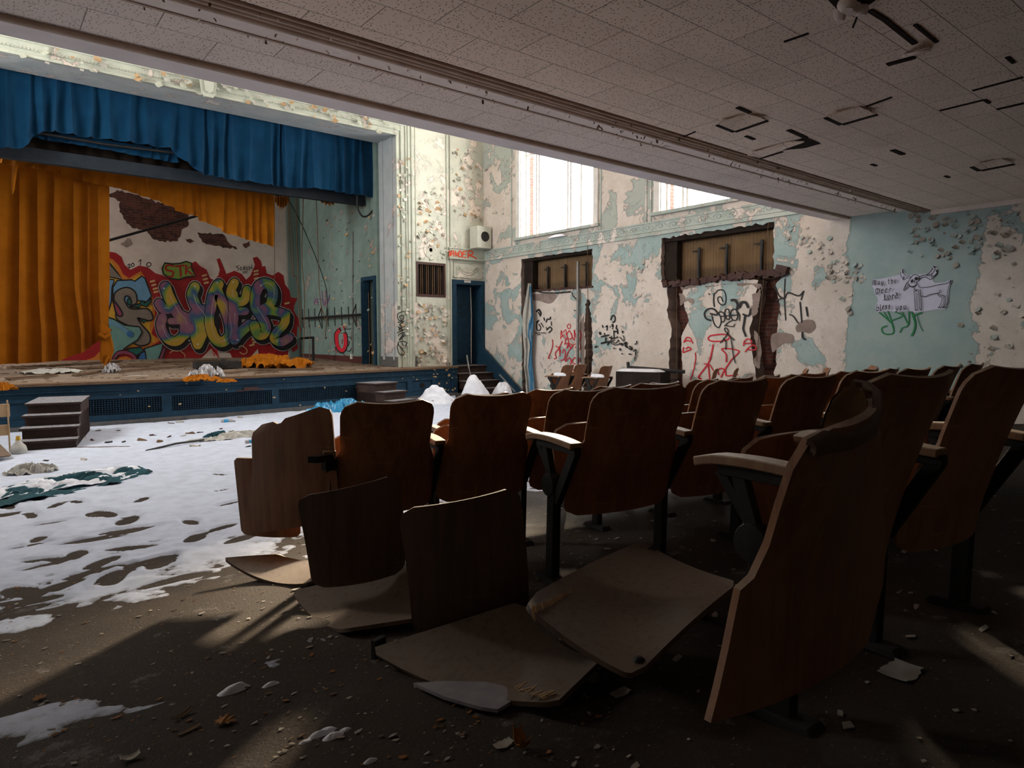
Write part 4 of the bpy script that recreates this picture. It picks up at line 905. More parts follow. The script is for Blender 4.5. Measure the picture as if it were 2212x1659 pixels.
flake(1945, 1455, .06, 'chip', 'plaster_chip', 'large pale chip beside the seat post at the right', curl=.1, asp=.8)
flake(640, 1260+15, .02, 'chip', 'plaster_chip', 'tiny pale chip by the left toppled seat', curl=.1)
# oak leaf
q = fl(490, 1560, .004); m_ = MB(); lobes = [(0, -.03), (.008, -.012), (.022, -.014), (.014, 0), (.028, .006), (.014, .014), (.018, .028), (.006, .024), (0, .036), (-.006, .024), (-.018, .028), (-.014, .014), (-.028, .006), (-.014, 0), (-.022, -.014), (-.008, -.012)]
tri = tessellate_polygon([[Vector((a, b, 0)) for a, b in lobes]]); m_.add([(a, b, .004+8*a*a) for a, b in lobes], [tuple(t) for t in tri]).add([(a, b, .0055+8*a*a) for a, b in lobes], [tuple(t)[::-1] for t in tri]); o = m_.build('oak_leaf', 'leaf'); o.location = q; o.rotation_euler = (0, 0, .9); tag(o, 'yellow brown oak leaf on the floor at lower left', 'leaf')
q = fl(88, 1508, .004); o2_ = o.copy(); COL.objects.link(o2_); o2_.location = q; o2_.rotation_euler = (0, 0, 2); o2_.scale = (.7,)*3; tag(o2_, 'small brown leaf at the far lower left', 'leaf')
# snow lumps near the camera
for x, y, s_, lab in [(505, 1492, .035, 'long white snow lump on the dark floor at lower left'), (585, 1480, .02, 'small snow lump right of the long one'), (690, 1588, .022, 'leftmost snow lump in the light streak'), (706, 1580, .02, 'front snow lump of the little cluster'), (720, 1592, .022, 'rounded snow lump of the cluster near the streak'),
                      (745, 1578, .014, 'rightmost snow lump of the little cluster'), (660, 1603, .014, 'lowest snow lump of the cluster'), (800, 1645, .015, 'snow lump near the bottom edge')]:
    q = fl(x, y, 0); heap(q[0], q[1], q[2]-.002, s_*1.5, s_*.8, s_*.6, lab, 'snow_lump', sd_=int(x) % 13, n=9)
# ================================================================== STAGE: CURTAINS
def curtain(name, mat, xs_px, top_fn, bot_fn, Y, label, amp=.06, per=.26, nrow=22, ncol=420, ph=0., swirl=None, th=.008, seed=1):
    xs_ = np.linspace(xs_px[0], xs_px[1], ncol); g_ = []
    X_ = np.array([onY(x, 400, Y)[0] for x in xs_]); wob = fbm(X_*1.3+seed*11, X_*0+seed, 3)*2.2
    ph_ = (X_/per+wob)*2*math.pi+ph
    prof = np.abs(np.sin(ph_/2))**.8*2-1; big = fbm(X_*.8+seed*5, X_*0+3, 3)-.5
    for i in range(nrow):
        t = i/(nrow-1); row = []
        for j, x in enumerate(xs_):
            y = top_fn(x)*(1-t)+bot_fn(x)*t; xx = x
            if swirl: xx, y = swirl(x, y, t)
            p_ = onY(xx, y, Y); p_ = p_+np.array([.02*math.cos(ph_[j]*.5+t*2), amp*(.45+.55*t)*prof[j]+.18*big[j]+.02*math.sin(t*5+ph_[j]*.3), 0]); row.append(p_)
        g_.append(row)
    return tag(MB().shell(g_, th).build(name, mat, None, True), label, 'curtain')
def lut(*p): xx, yy = zip(*p); return lambda x: float(np.interp(x, xx, yy))
curtain('valance', 'velvetblue', (-60, 821), lut((-60, 130), (821, 320-28)), lut((-60, 318), (45, 319), (62, 312), (75, 292), (100, 281), (230, 300), (360, 317), (372, 320), (400, 348), (440, 375), (500, 388), (550, 391), (600, 402), (650, 406), (700, 408), (760, 418), (821, 426)), 15.4,
        'long royal blue velvet valance hanging across the top of the stage', amp=.08, per=.30, ncol=560, seed=2)
curtain('swag', 'velvetblue', (70, 385), lut((70, 280), (385, 325)), lut((70, 296), (200, 318), (385, 352)), 15.75, 'inner strip of blue velvet showing under the raised valance', amp=.03, per=.2, ncol=160, seed=4)
m_ = MB().span((-.3, 15.92, 4.82), (8.0, 16.02, 5.06)).span((-.3, 15.9, 4.80), (8.0, 16.05, 4.84)); tag(m_.build('lighting_batten', 'beam', bevel=.004), 'long dark beam under the blue valance', 'beam')
tag(MB().shell([[(x, 16.35+.05*math.sin(x*17), z) for x in np.linspace(-.6, 8.02, 120)] for z in (5.0, 6.0, 7.4)], .01).build('shade_sheet', 'dark', None, True), 'added dark sheet standing for the shade behind the long beam', 'curtain')  # added sheet, its dark colour stands for the unlit space above the beam
m_ = MB().tube([onY(60, 283, 15.6), onY(230, 312, 15.6), onY(375, 330, 15.6)], .025, 8); tag(m_.build('curtain_pipe', 'black', None, True), 'thin black pipe under the raised part of the blue valance', 'pipe')
curtain('border_curtain', 'velvetorange', (0, 592), lut((0, 318), (592, 408)), lut((0, 352), (100, 368), (150, 380), (200, 395), (235, 402), (262, 406), (266, 410), (300, 420), (345, 436), (375, 450), (376, 455), (400, 460), (428, 468), (430, 475), (480, 492), (482, 500), (520, 512), (560, 524), (592, 533)), 17.5,
        'torn orange velvet border with a diagonal hem high on the stage', amp=.05, per=.24, ncol=380, seed=5)
def swirl(x, y, t):
    k = max(0, min(1, (y-600)/150)); k = k*k*(3-2*k); f = max(0, (x-60)/175)
    return x+(226-x)*k*.35*f, y-(0 if x < 120 else 6*k*math.sin((x-120)/116*3.1))
curtain('stage_curtain', 'velvetorange', (-60, 236), lut((-60, 322), (236, 372)), lut((-60, 790), (18, 786), (60, 785), (120, 779), (165, 766), (200, 748), (222, 730), (236, 724)), 17.8, 'large orange velvet curtain knotted at its lower right corner', amp=.10, per=.30, ncol=400, nrow=50, swirl=swirl, seed=7)
m_ = MB()
for k in range(7):
    x0_ = 219+k*3; m_.tube([onY(x0_, 700+k*2, 17.75), onY(222+k*2, 722, 17.7), onY(221+k*3.2, 742, 17.7), onY(219+k*4, 775-k*3, 17.7), onY(222+k*2, 785, 17.68)], .055, 6, r2=.03)
m_.tube([onY(232, 770, 17.65), onY(228, 790, 17.6), onY(215, 800, 17.3), onY(203, 803, 17.2)], .05, 6, r2=.015); m_.tube([onY(214, 722, 17.6), onY(226, 730, 17.55), onY(236, 722, 17.6)], .06, 8)
tag(m_.build('curtain_knot', 'velvetorange', None, True), 'knotted tail of orange cloth hanging at the corner of the big curtain', 'curtain knot')
m_ = MB(); m_.shell([[onY(x+dx, y, 16.6+.04*abs(dx)/6) for dx in (-6*w_, 0, 6*w_)] for x, y, w_ in [(28, 326, 1.6), (34, 345, 1.3), (32, 365, .9), (29, 390, .7), (28, 410, .5), (27, 420, .1)]], .01); tag(m_.build('torn_strip', 'velvetorange', None, True), 'bright torn orange strip hanging at the upper left', 'cloth strip')
def scrap(px, Y, label, name='torn_cloth'):
    m_ = MB(); x0_, x1_, y0_, y1_ = px; n = 18; g_ = []
    for i in range(7):
        t = i/6; g_.append([onY(x0_+(x1_-x0_)*j/n, y0_+(y1_-y0_)*t*(.4+.6*math.sin(j/n*3.14)*(.7+.3*math.sin(j*2.3))), Y+.05*math.sin(j*1.9)) for j in range(n+1)])
    m_.shell(g_, .01); return tag(m_.build(name, 'velvetorange', None, True), label, 'cloth strip')
scrap((686, 738, 420, 447), 16.4, 'ragged orange cloth remnant under the right end of the valance'); scrap((594, 624, 424, 455), 17.7, 'small orange remnant beside the diagonal hem')
def tube_px(pts_, Y, r, name, mat, label, cat_, smooth=True):
    pts2 = [onY(x, y, Y) if not hasattr(Y, '__len__') else onY(x, y, Y[i]) for i, (x, y) in enumerate(pts_)]
    if len(pts2) > 2: pts2 = cat(pts2, 5)
    return tag(MB().tube(pts2, r, 7).build(name, mat, None, True), label, cat_)
tube_px([(772, 412), (772, 445), (779, 463), (787, 468), (797, 464), (807, 450), (812, 424)], 15.55, .022, 'hanging_cable', 'black', 'black cable loop hanging under the valance at the right', 'cable')
tube_px([(225, 522), (430, 465)], 20.2, .035, 'leaning_rod', 'black', 'thin dark rod crossing in front of the bare brick patch', 'rod')
tube_px([(560, 400), (625, 435), (700, 605), (706, 688)], 18.6, .012, 'slack_cable', 'black', 'dark diagonal cable slanting down to the spiked batten', 'cable')
tube_px([(540, 395), (622, 432)], 18.6, .04, 'batten_end', 'black', 'dark batten end poking past the orange border', 'batten')
for i, (pts_, Y, r, mt) in enumerate([([(593, 250), (593, 500), (594, 640)], 19.5, .008, 'rope'), ([(622, 250), (625, 440), (632, 520), (634, 600)], 18.8, .012, 'rope'), ([(640, 250), (640, 440), (643, 560), (645, 660), (652, 795)], 18.4, .014, 'rope'), ([(655, 250), (655, 430), (652, 560), (658, 640), (655, 795)], 18.2, .012, 'rope'),
                                      ([(682, 250), (683, 420), (686, 500), (691, 640), (706, 700)], 17.4, .010, 'rope'), ([(615, 250), (628, 560), (640, 600), (650, 650), (650, 700)], 18.6, .012, 'rope'), ([(706, 684), (703, 730), (706, 728)], 17.2, .012, 'rope'), ([(670, 700), (669, 760), (664, 795)], 18.0, .009, 'rope')]):
    tube_px(pts_, Y, r, 'rope', mt, ['thin rope hanging before the right end of the mural', 'frayed rope left of the green wall corner', 'long rope reaching the stage floor by the metal stand', 'second long rope over the metal stand', 'long slanting rope ending at the spiked batten', 'short looped rope by the red flames', 'rope end dangling below the spiked batten', 'thin rope behind the metal stand'][i], 'rope')
# spiked batten along the side wall
def side(x, y, off=.2): return onP(x, y, (8.0-off, 15.3, 0), (1, -.0526, 0))
bt = empty('spiked_batten', tuple(side(700, 686)), label='black pipe with a row of upright spikes along the green side wall', cat='batten')
child(MB().tube([side(652, 688), side(778, 680)], .035, 8), 'pipe', 'black', bt, True)
for x in (654, 667, 680, 695, 708, 723, 738, 753, 769):
    yc = 690-(x-620)*.058; m_ = MB(); l_ = 24 if x in (695, 769) else 20; m_.tube([side(x-.5, yc-l_), side(x+1, yc+l_)], .014, 6)
    if x in (695, 769): m_.tube([side(x, yc-l_), side(x-8, yc)], .016, 6).tube([side(x+1, yc+l_), side(x-8, yc)], .016, 6)
    child(m_, 'spike', 'black', bt)
m_ = MB(); 
for a, b in [((649, 795), (648, 730)), ((677, 790), (676, 728)), ((647, 731), (678, 729)), ((649, 793), (677, 790))]: m_.tube([onY(*a, 18.3), onY(*b, 18.3)], .035, 6)
tag(m_.build('metal_stand', 'black'), 'low black metal frame standing at the corner of the green wall', 'stand')
m_ = MB().tube([side(761, 500, .03), side(761, 765, .03)], .018, 6); tag(m_.build('conduit', 'steel'), 'thin vertical conduit on the green wall', 'conduit'); m_ = MB(); q = side(760, 770, .03); m_.box(tuple(q), (.06, .10, .14)); tag(m_.build('socket_box', 'beige', bevel=.005), 'small pale socket box low on the green wall', 'socket')
# things lying on the stage
def stg(x, y): return onZ(x, y, .80)
def boards_on(x0_, y0_, x1_, y1_, wd, label, mat='plank', k=0):
    a, b = stg(x0_, y0_), stg(x1_, y1_); a[2] = zs(a[1])+.03; b[2] = zs(b[1])+.03; return tag(MB().bar(a, b, wd, .03).build('plank', mat), label, 'plank')
for k, (a, b, c_, d, wd) in enumerate([(250, 800, 410, 790, .08), (15, 812, 120, 806, .10), (120, 798, 330, 790, .12), (280, 789, 520, 786, .10), (480, 800, 532, 797, .07), (535, 795, 700, 792, .14), (160, 806, 215, 800, .08), (20, 796, 160, 790, .16), (420, 787, 640, 783, .2), (100, 793, 260, 785, .15), (550, 799, 600, 797, .05), (330, 786, 470, 782, .2)]):
    boards_on(a, b, c_, d, wd, 'dark plank on the stage floor, %s' % ['slanting in front of the mural', 'nearest the left picture edge', 'below the orange curtain knot', 'long one against the mural foot', 'short one right of the plastic bag', 'long one before the orange cloth heap', 'short one left of the thin white strip', 'under the big orange curtain', 'flat one below the middle of the mural', 'behind the white scrap', 'tiny one before the cloth heap', 'flat one behind the plastic bag'][k])
def on_stage(x, y, rx, ry, h, name, mat, label, cat_, seed): q = stg(x, y); return crumple(q[0], q[1], zs(q[1])+.005, rx, ry, h, name, mat, label, cat_, seed)
on_stage(570, 789, .62, .5, .32, 'orange_cloth', 'velvetorange', 'orange cloth heap left part at the back of the stage', 'cloth', 3); on_stage(615, 790, .60, .5, .30, 'orange_cloth', 'velvetorange', 'orange cloth heap right part near the metal stand', 'cloth', 8)
on_stage(436, 810, .30, .22, .12, 'orange_cloth', 'velvetorange', 'flat orange cloth under the plastic bag', 'cloth', 12); on_stage(445, 806, .30, .28, .26, 'plastic_bag', 'bag', 'crumpled grey plastic bag on the stage', 'bag', 6)
on_stage(490, 811, .16, .12, .06, 'orange_cloth', 'velvetorange', 'small orange scrap right of the plastic bag', 'cloth', 15); on_stage(241, 800, .16, .12, .20, 'plastic_bag', 'bag', 'small grey bag beside the curtain knot', 'bag', 7)
on_stage(8, 826, .16, .12, .12, 'orange_cloth', 'velvetorange', 'orange scrap at the left edge of the stage', 'cloth', 17); on_stage(112, 802, .5, .2, .10, 'white_sheet', 'clothwhite', 'white sheet scrap on the stage below the big curtain', 'cloth', 18)
q = stg(470, 793); m_ = MB().box((q[0], q[1], zs(q[1])+.10), (.95, .3, .16)); m_.lathe([(0, -.18), (.09, -.17), (.09, -.05), (0, -.04)], (q[0]+.1, q[1], zs(q[1])+.14), 12, axis='y'); tag(m_.build('black_case', 'black', bevel=.01), 'black box with a pale round end at the foot of the mural', 'box')
tube_px([(256, 816), (285, 812), (320, 811)], [14.2, 14.3, 14.35], .008, 'cable', 'clothwhite', 'thin white cable near the stage edge', 'cord')
def debris_on_stage():
    m_ = MB()
    for _ in range(500):
        x = rng.uniform(-.5, 8.2); y = rng.uniform(max(ay(min(x, 9))+.1, 12.8), 20.5); s_ = rng.uniform(.01, .06); m_.box((x, y, zs(y)+.006), (s_*2, s_, .008), rz=rng.uniform(0, 3))
    return tag(m_.build('stage_litter', 'plank'), 'small litter scattered over the stage boards', 'litter', kind='stuff')
debris_on_stage()
# ------------------------------------------------------------------ doors, grille, loudspeaker
d1 = empty('door_1', (10.16, YP, .73)); struct(d1)
m_ = MB().span((9.64, YP-.05, .73), (9.77, YP+.35, 2.81)).span((10.54, YP-.05, .73), (10.665, YP+.35, 2.81)).span((9.64, YP-.05, 2.81), (10.665, YP+.35, 2.93)); child(m_, 'frame', 'blue', d1, bevel=.006)
m_ = MB().span((9.77, YP+.28, .74), (10.42, YP+.32, 2.80)).span((9.82, YP+.27, .85), (10.37, YP+.285, .9)); child(m_, 'leaf', 'blue', d1)
m_ = MB().tube([(10.43, YP+.26, .75), (10.43, YP+.26, 1.4), (10.44, YP+.26, 2.0), (10.42, YP+.26, 2.78)], .012, 6); child(m_, 'torn_edge', 'white', d1); m_ = MB().span((10.0, YP-.065, 2.86), (10.2, YP-.05, 2.92)); child(m_, 'sign_plate', 'clothwhite', d1)
struct(MB().span((9.4, YP+.45, .5), (10.67, YP+.5, 3.1)).span((9.35, YP+.02, .5), (9.4, YP+.5, 3.1)).build('wall_door_recess', 'dark'))
d2 = empty('door_2', (8.0, 15.7, .75)); struct(d2); m_ = MB()
for a, b in [((15.38, .73), (15.47, 2.9)), ((16.02, .73), (16.14, 2.9)), ((15.38, 2.9), (16.14, 3.0))]: m_.span((sx(a[0])-.05, a[0], a[1]), (sx(a[0])+.12, b[0], b[1]))
child(m_, 'frame', 'blue', d2, bevel=.006); m_ = MB().bar((8.0, 16.0, .76), (8.0, 16.0, 2.88), .03, .22); child(m_, 'leaf', 'blue', d2); m_ = MB().tube([(8.03, 15.85, .76), (8.03, 15.85, 2.6)], .01, 6); child(m_, 'edge_strip', 'rope', d2)
gr_ = empty('ventilation_grille', (9.03, YP, 2.5), label='dark square grille with vertical bars set in the peeling pilaster', cat='grille')
m_ = MB()
for a, b in [((8.60, 2.52), (8.66, 3.25)), ((9.41, 2.52), (9.46, 3.25)), ((8.60, 3.25), (9.46, 3.31)), ((8.60, 2.46), (9.46, 2.52))]: m_.span((a[0], YP-.015, a[1]), (b[0], YP+.1, b[1]))
child(m_, 'frame', 'g_brick', gr_)
for k in range(13): child(MB().span((8.69+k*.057, YP+.03, 2.52), (8.705+k*.057, YP+.09, 3.26)), 'bar', 'rope' if k % 3 else 'iron', gr_)
child(MB().span((8.6, YP+.2, 2.4), (9.5, YP+.22, 3.4)), 'backing', 'dark', gr_)
pl_ = MB().lathe([(.20, 0), (.205, -.008), (.20, -.016), (.05, -.012), (.05, 0)], (9.03, YP, 3.62), 28, axis='y').build('wall_plate', 'stagewall', None, True); pl_.scale = (1, 1, 1); tag(pl_, 'round plaster plate with a dark hole above the grille', 'wall plate'); child(MB().span((8.95, YP+.03, 3.5), (9.11, YP+.05, 3.74)), 'hole', 'dark', pl_)
sp = empty('loudspeaker', (10.40, 14.2, 3.73), label='pale green loudspeaker box with a black round cone in the upper corner', cat='loudspeaker')
child(MB().span((10.18, 14.05, 3.735), (10.62, 14.40, 4.29)), 'cabinet', 'beige', sp, bevel=.01); child(MB().lathe([(0, .0), (.11, .0), (.125, -.008), (.13, .003)], (10.42, 14.045, 4.03), 24, axis='y'), 'cone', 'black', sp, True)
# ------------------------------------------------------------------ right wall: torn curtain, pole, wires
g_ = []
for i, (y, xl, xr) in enumerate([(612, 1141, 1147), (640, 1136, 1149), (675, 1130, 1152), (700, 1128, 1150), (730, 1130, 1152), (760, 1133, 1148), (790, 1132, 1146), (820, 1136, 1150), (850, 1138, 1154)]):
    g_.append([onX(xl+(xr-xl)*j/10, y, XW-.10+.035*math.sin(j*1.3+i*.5)) for j in range(11)])
cw = tag(MB().shell(g_, .008).build('torn_drape', 'clothwhite', None, True), 'torn white and blue drape hanging beside the left opening', 'drape')
g_ = []
for i, (y, xl, xr) in enumerate([(618, 1144, 1148), (650, 1145, 1150), (682, 1147, 1152), (700, 1142, 1152), (725, 1140, 1150), (748, 1146, 1150), (770, 1143, 1149), (800, 1140, 1151), (850, 1144, 1156)]):
    g_.append([onX(xl+(xr-xl)*j/6, y, XW-.135+.02*math.sin(j*1.3+i)) for j in range(7)])
child(MB().shell(g_, .006), 'blue_lining', 'clothblue', cw, True)
m_ = MB().bar(onX(1249, 565, XW-.05), onX(1247, 842, XW-.12), .05, .05, up=(1, 0, 0)); tag(m_.build('wall_pole', 'steel'), 'grey upright pole leaning on the wall beside the left opening', 'pole')
m_ = MB().tube([onX(*p_, XW-.06) for p_ in [(1235, 632), (1238, 640), (1244, 645), (1248, 660), (1246, 672), (1240, 670)]], .012, 6).tube([onX(*p_, XW-.04) for p_ in [(1148, 624), (1170, 632), (1200, 633), (1232, 630)]], .016, 6); tag(m_.build('dangling_wire', 'black', None, True), 'black wire curling from the left opening by the grey pole', 'wire')
for a, b, lab in [((1269, 520), (1270, 810), 'thin wire hanging down the left slot'), ((1660, 482), (1634, 780), 'thin wire slanting across the right slot'), ((1462, 600), (1462, 825), 'thin wire in the middle slot')]:
    m_ = MB().tube([onX(*a, XW-.02), onX(*b, XW-.03)], .006, 5); tag(m_.build('thin_wire', 'rope'), lab, 'wire')
q = onX(1200, 518, XW-.12); heap(q[0]+.03, q[1], 3.73, .07, .33, .07, 'small ridge of snow on the moulding under the tall window', 'ledge_snow', sd_=3, n=12)
# ------------------------------------------------------------------ peeling flakes standing off the walls
def flakes(name, label, spots, mats, plane, out, smin, smax):
    m_ = MB()
    for (x0_, x1_, y0_, y1_, n) in spots:
        for _ in range(n):
            p_ = plane(rng.uniform(x0_, x1_), rng.uniform(y0_, y1_)); s_ = rng.uniform(smin, smax); o = np.array(out, float); tgt = np.cross(o, [0, 0, 1.0]); a = rng.uniform(-.9, .9)
            u = tgt*math.cos(a)+np.array([0, 0, 1])*math.sin(a); v = np.cross(o, u); cu = rng.uniform(.3, 1.0); g_ = []
            for i in range(5):
                t = i/4; g_.append([p_+u*s_*(w_-.5)*1.1*(1-.4*abs(t-.4))+v*s_*t*(1-.25*cu*t)+o*(.002+s_*cu*t*t*.8) for w_ in (0, .5, 1)])
            m_.shell(g_, .0015, mi=int(rng.integers(len(mats))))
    return tag(m_.build(name, mats), label, 'paint flakes', kind='stuff')
flakes('wall_flakes', 'curling paint flakes on the blue right hand wall', [(1790, 1870, 560, 605, 40), (1740, 1800, 480, 560, 16), (1960, 2200, 450, 560, 110), (2060, 2205, 560, 790, 24), (1700, 1760, 470, 530, 8), (1300, 1420, 560, 640, 25), (1050, 1120, 340, 470, 30), (1800, 1860, 620, 700, 6)], ['clothblue2' if False else 'casing', 'chip', 'rightwall'], lambda x, y: onX(x, y, XW), (-1, 0, 0), .02, .085)
flakes('pilaster_flakes', 'curling paint flakes on the pale wall beside the grille', [(902, 962, 650, 780, 110), (900, 965, 400, 560, 90), (980, 1040, 320, 480, 60), (860, 890, 330, 780, 70)], ['stagewall', 'tan', 'trimpaint', 'chip'], lambda x, y: onY(x, y, YP if x > 896 else YP-.06), (0, -1, 0), .03, .10)
flakes('lintel_flakes', 'loose paint flakes along the head of the stage opening', [(40, 440, 6, 46, 26), (440, 840, 6, 46, 60)], ['trimpaint', 'clothwhite', 'tan'], lambda x, y: onY(x, 119+.207*x-y, YP-.08), (0, -1, 0), .04, .12)
flakes('jamb_flakes', 'peeling flakes on the green stage side wall and jamb', [(690, 812, 440, 760, 110)], ['stageside', 'tan', 'chip'], lambda x, y: side(x, y, .0), (-1, 0, 0), .03, .09)
m_ = MB()
for _ in range(260):
    x = rng.uniform(.3, 10.5); y = rng.choice([3.86, 4.07, 4.27, 4.15])+rng.normal(0, .02); s_ = rng.uniform(.008, .03)*(1 if x < 3 else 1.25); z = 3.262 if y > 4.07 else 3.205
    a = rng.uniform(0, 3.1); m_.shell([[(x+s_*t*math.cos(a)-w_*s_*.5*math.sin(a), y+s_*t*math.sin(a)*.6+w_*s_*.5*math.cos(a), z-s_*.8*t*t*rng.uniform(.8, 1)) for w_ in (0, 1)] for t in (0, .5, 1)], .001, mi=int(rng.integers(3)))
tag(m_.build('beam_flakes', ['flaking', 'cove', 'rope']), 'loose flakes hanging along the ceiling beam', 'paint flakes', kind='stuff')
# ------------------------------------------------------------------ sagging ceiling tiles
def cl(x, y, z=3.208): return onZ(x, y, z)
Q = lambda x, y: (1412+x/2.765, y/2.765)
def gap_shade(pts_, wd, name='ceiling_shade_strip'):
    m_ = MB(); P3 = [cl(*Q(*p_)) for p_ in pts_]
    for a, b in zip(P3[:-1], P3[1:]): m_.bar(a, b, wd, .012)
    return m_
gm = MB()
for pts_, wd in [([(385, 745), (485, 785), (675, 720)], .05), ([(1035, 700), (1125, 742), (1330, 682)], .055), ([(1910, 995), (1955, 1018), (2150, 980)], .07), ([(805, 775), (910, 822)], .04), ([(500, 640), (575, 672)], .035), ([(550, 812), (600, 832)], .03), ([(1425, 895), (1490, 922)], .045), ([(1300, 980), (1330, 990)], .03),
                 ([(1740, 1050), (1765, 1060)], .03), ([(1270, 635), (1420, 580)], .02), ([(1905, 540), (2205, 460)], .02), ([(1710, 660), (1975, 595), (2005, 615)], .02), ([(2050, 652), (2212, 615)], .03), ([(780, 248), (925, 198)], .015), ([(1395, 385), (1560, 340)], .05), ([(640, 945), (770, 905)], .03), ([(1290, 60), (1380, 115), (1560, 260)], .03), ([(1560, 145), (1690, 250)], .02), ([(180, 815), (250, 785)], .012), ([(2110, 340), (2150, 375)], .02)]:
    m = gap_shade(pts_, wd); gm.add(m.v, m.f)
m = MB(); P3 = [cl(*Q(*p_), 3.206) for p_ in [(755, 865), (910, 820), (1000, 858), (905, 885), (740, 900)]]; m.add([tuple(p_) for p_ in P3], [(0, 1, 2, 3, 4)]); gm.add(m.v, m.f)
m = MB(); P3 = [cl(*Q(*p_), 3.206) for p_ in [(1040, 0), (1100, 60), (1240, 60), (1330, 0)]]; m.add([tuple(p_) for p_ in P3], [(0, 1, 2, 3)]); gm.add(m.v, m.f)
struct(gm.build('ceiling_gap_shade', 'dark'))  # dark strips laid on the tiles, painting the shade inside open gaps
labs = ['sagging ceiling tile with flakes on its edge, nearest the cove', 'sagging ceiling tile, second from the cove', 'sagging ceiling tile near the wall at the far right', 'sagging ceiling tile hanging by the black hole']
for (a, b, c_, d), lab in zip([((385, 742), (485, 782), (675, 716), (560, 680)), ((1035, 696), (1125, 738), (1330, 680), (1230, 640)), ((1910, 992), (1955, 1014), (2150, 976), (2080, 950)), ((560, 930), (640, 942), (900, 850), (800, 850))], labs):
    p_ = [cl(*Q(*q_), z_) for q_, z_ in ((a, 3.17), (b, 3.165), (c_, 3.175), (d, 3.20))]
    m_ = MB().add([tuple(q_) for q_ in p_]+[tuple(q_+np.array([0, 0, .012])) for q_ in p_], [(3, 2, 1, 0), (4, 5, 6, 7), (0, 1, 5, 4), (1, 2, 6, 5), (2, 3, 7, 6), (3, 0, 4, 7)]); tag(m_.build('sagging_tile', 'tile'), lab, 'ceiling tile')
lf = empty('broken_light_fitting', tuple(cl(1830, 20)), label='broken ceiling light mount with torn plaster and a dangling black cable at the top right', cat='light fitting')
m_ = MB(); 
for (x, y, r, h) in [(1815, 22, .035, .06), (1840, 12, .05, .04), (1862, 14, .035, .05), (1830, 2, .05, .05)]: q = cl(x, y, 3.20); m_.lathe([(0, -h), (r*.6, -h), (r, -h*.4), (r*.9, 0), (0, 0)], tuple(q), 12)
child(m_, 'socket', 'flaking', lf, True); m_ = MB(); m_.tube([cl(1858, 25, 3.2), cl(1850, 40, 3.16), cl(1842, 60, 3.12)], .006, 6); child(m_, 'cable', 'black', lf)
q = cl(1980, 112, 3.2); m_ = MB().shell([[cl(1950+60*t, 118-14*t+8*math.sin(w_*3.1)*(1 if w_ else 0), 3.203-.05*math.sin(t*3.1)*w_) for w_ in (0, .35, .7, 1)] for t in np.linspace(0, 1, 10)], .004); tag(m_.build('peeling_ceiling_flap', 'tile', None, True), 'curled strip peeling down from the ceiling at the upper right', 'ceiling flap')
# ================================================================== MURAL AND TAGS
def Z2(p_): return (p_[0]/3.16, 500+p_[1]/3.16)
def z2(l): return [Z2(p_) for p_ in l]
mu = Paint((0, YB, 0), (0, -1, 0))
mu.fill(z2([(700, 130), (790, 145), (830, 175), (850, 230), (890, 262), (950, 232), (1010, 245), (1060, 285), (1110, 300), (1180, 330), (1230, 300), (1300, 290), (1310, 215), (1335, 203), (1365, 235), (1410, 260), (1435, 320), (1460, 330), (1490, 300), (1500, 260), (1478, 190), (1500, 182), (1525, 240), (1545, 290), (1600, 268), (1650, 290), (1680, 330),
        (1710, 300), (1740, 230), (1725, 180), (1755, 172), (1780, 200), (1790, 240), (1810, 235), (1820, 285), (1860, 300), (1900, 275), (1935, 300), (1945, 360), (1975, 400), (1985, 450), (2030, 455), (2010, 500), (2005, 540), (2040, 600), (2060, 690), (2030, 640), (2025, 720), (2035, 800), (2000, 825), (1975, 770), (1965, 850), (1770, 855), (1760, 800),
        (1700, 870), (1590, 870), (1570, 830), (1480, 810), (1500, 870), (1440, 800), (1370, 870), (1170, 885), (1000, 885), (740, 890), (300, 890), (100, 860), (60, 700), (200, 640), (700, 500)]), 'g_red')
mu.fill(z2([(700, 170), (770, 190), (810, 230), (840, 290), (880, 320), (960, 270), (1000, 330), (1040, 430), (1055, 520), (1060, 620), (1030, 700), (1100, 740), (1000, 800), (740, 800)]), 'g_or')
mu.fill(z2([(700, 195), (760, 205), (790, 250), (825, 320), (880, 340), (950, 295), (985, 340), (1030, 440), (1040, 540), (1020, 660), (1060, 750), (980, 780), (740, 790)]), 'g_yel')
mu.fill(z2([(640, 860), (700, 800), (740, 780), (760, 888), (560, 888)]), 'g_or')
def outl(pts_, m_, w_=3.2, sm=False):
    p2 = z2(pts_); mu.fill(p2, m_, sm); mu.line(p2, w_, 'g_black', smooth=sm, closed=True)
outl([(738, 205), (800, 280), (835, 328), (745, 310)], 'g_grey'); outl([(700, 320), (780, 330), (765, 380), (760, 480), (740, 540), (700, 560)], 'g_sky')
outl([(770, 380), (800, 335), (900, 330), (920, 340), (965, 305), (990, 320), (1035, 440), (1000, 480), (930, 470), (900, 515), (850, 520), (790, 560), (770, 470)], 'g_sky')
outl([(840, 385), (895, 390), (930, 430), (930, 490), (880, 500), (890, 455), (860, 440), (850, 470), (880, 520), (920, 530), (1010, 530), (1045, 590), (1010, 610), (940, 590), (970, 640), (1020, 700), (1020, 760), (960, 780), (900, 750), (960, 700), (890, 650), (800, 600), (790, 540), (780, 430)], 'g_grey', sm=True)
outl([(880, 455), (895, 470), (895, 495), (880, 500), (868, 480)], 'g_dgrn', sm=True); outl([(775, 480), (800, 500), (835, 560), (820, 580), (795, 560)], 'g_pink', sm=True)
outl([(885, 515), (950, 495), (970, 470), (985, 490), (1035, 455), (1030, 480), (1000, 515), (960, 500), (950, 520)], 'g_dgrn'); outl([(940, 590), (1000, 605), (985, 625)], 'g_dgrn')
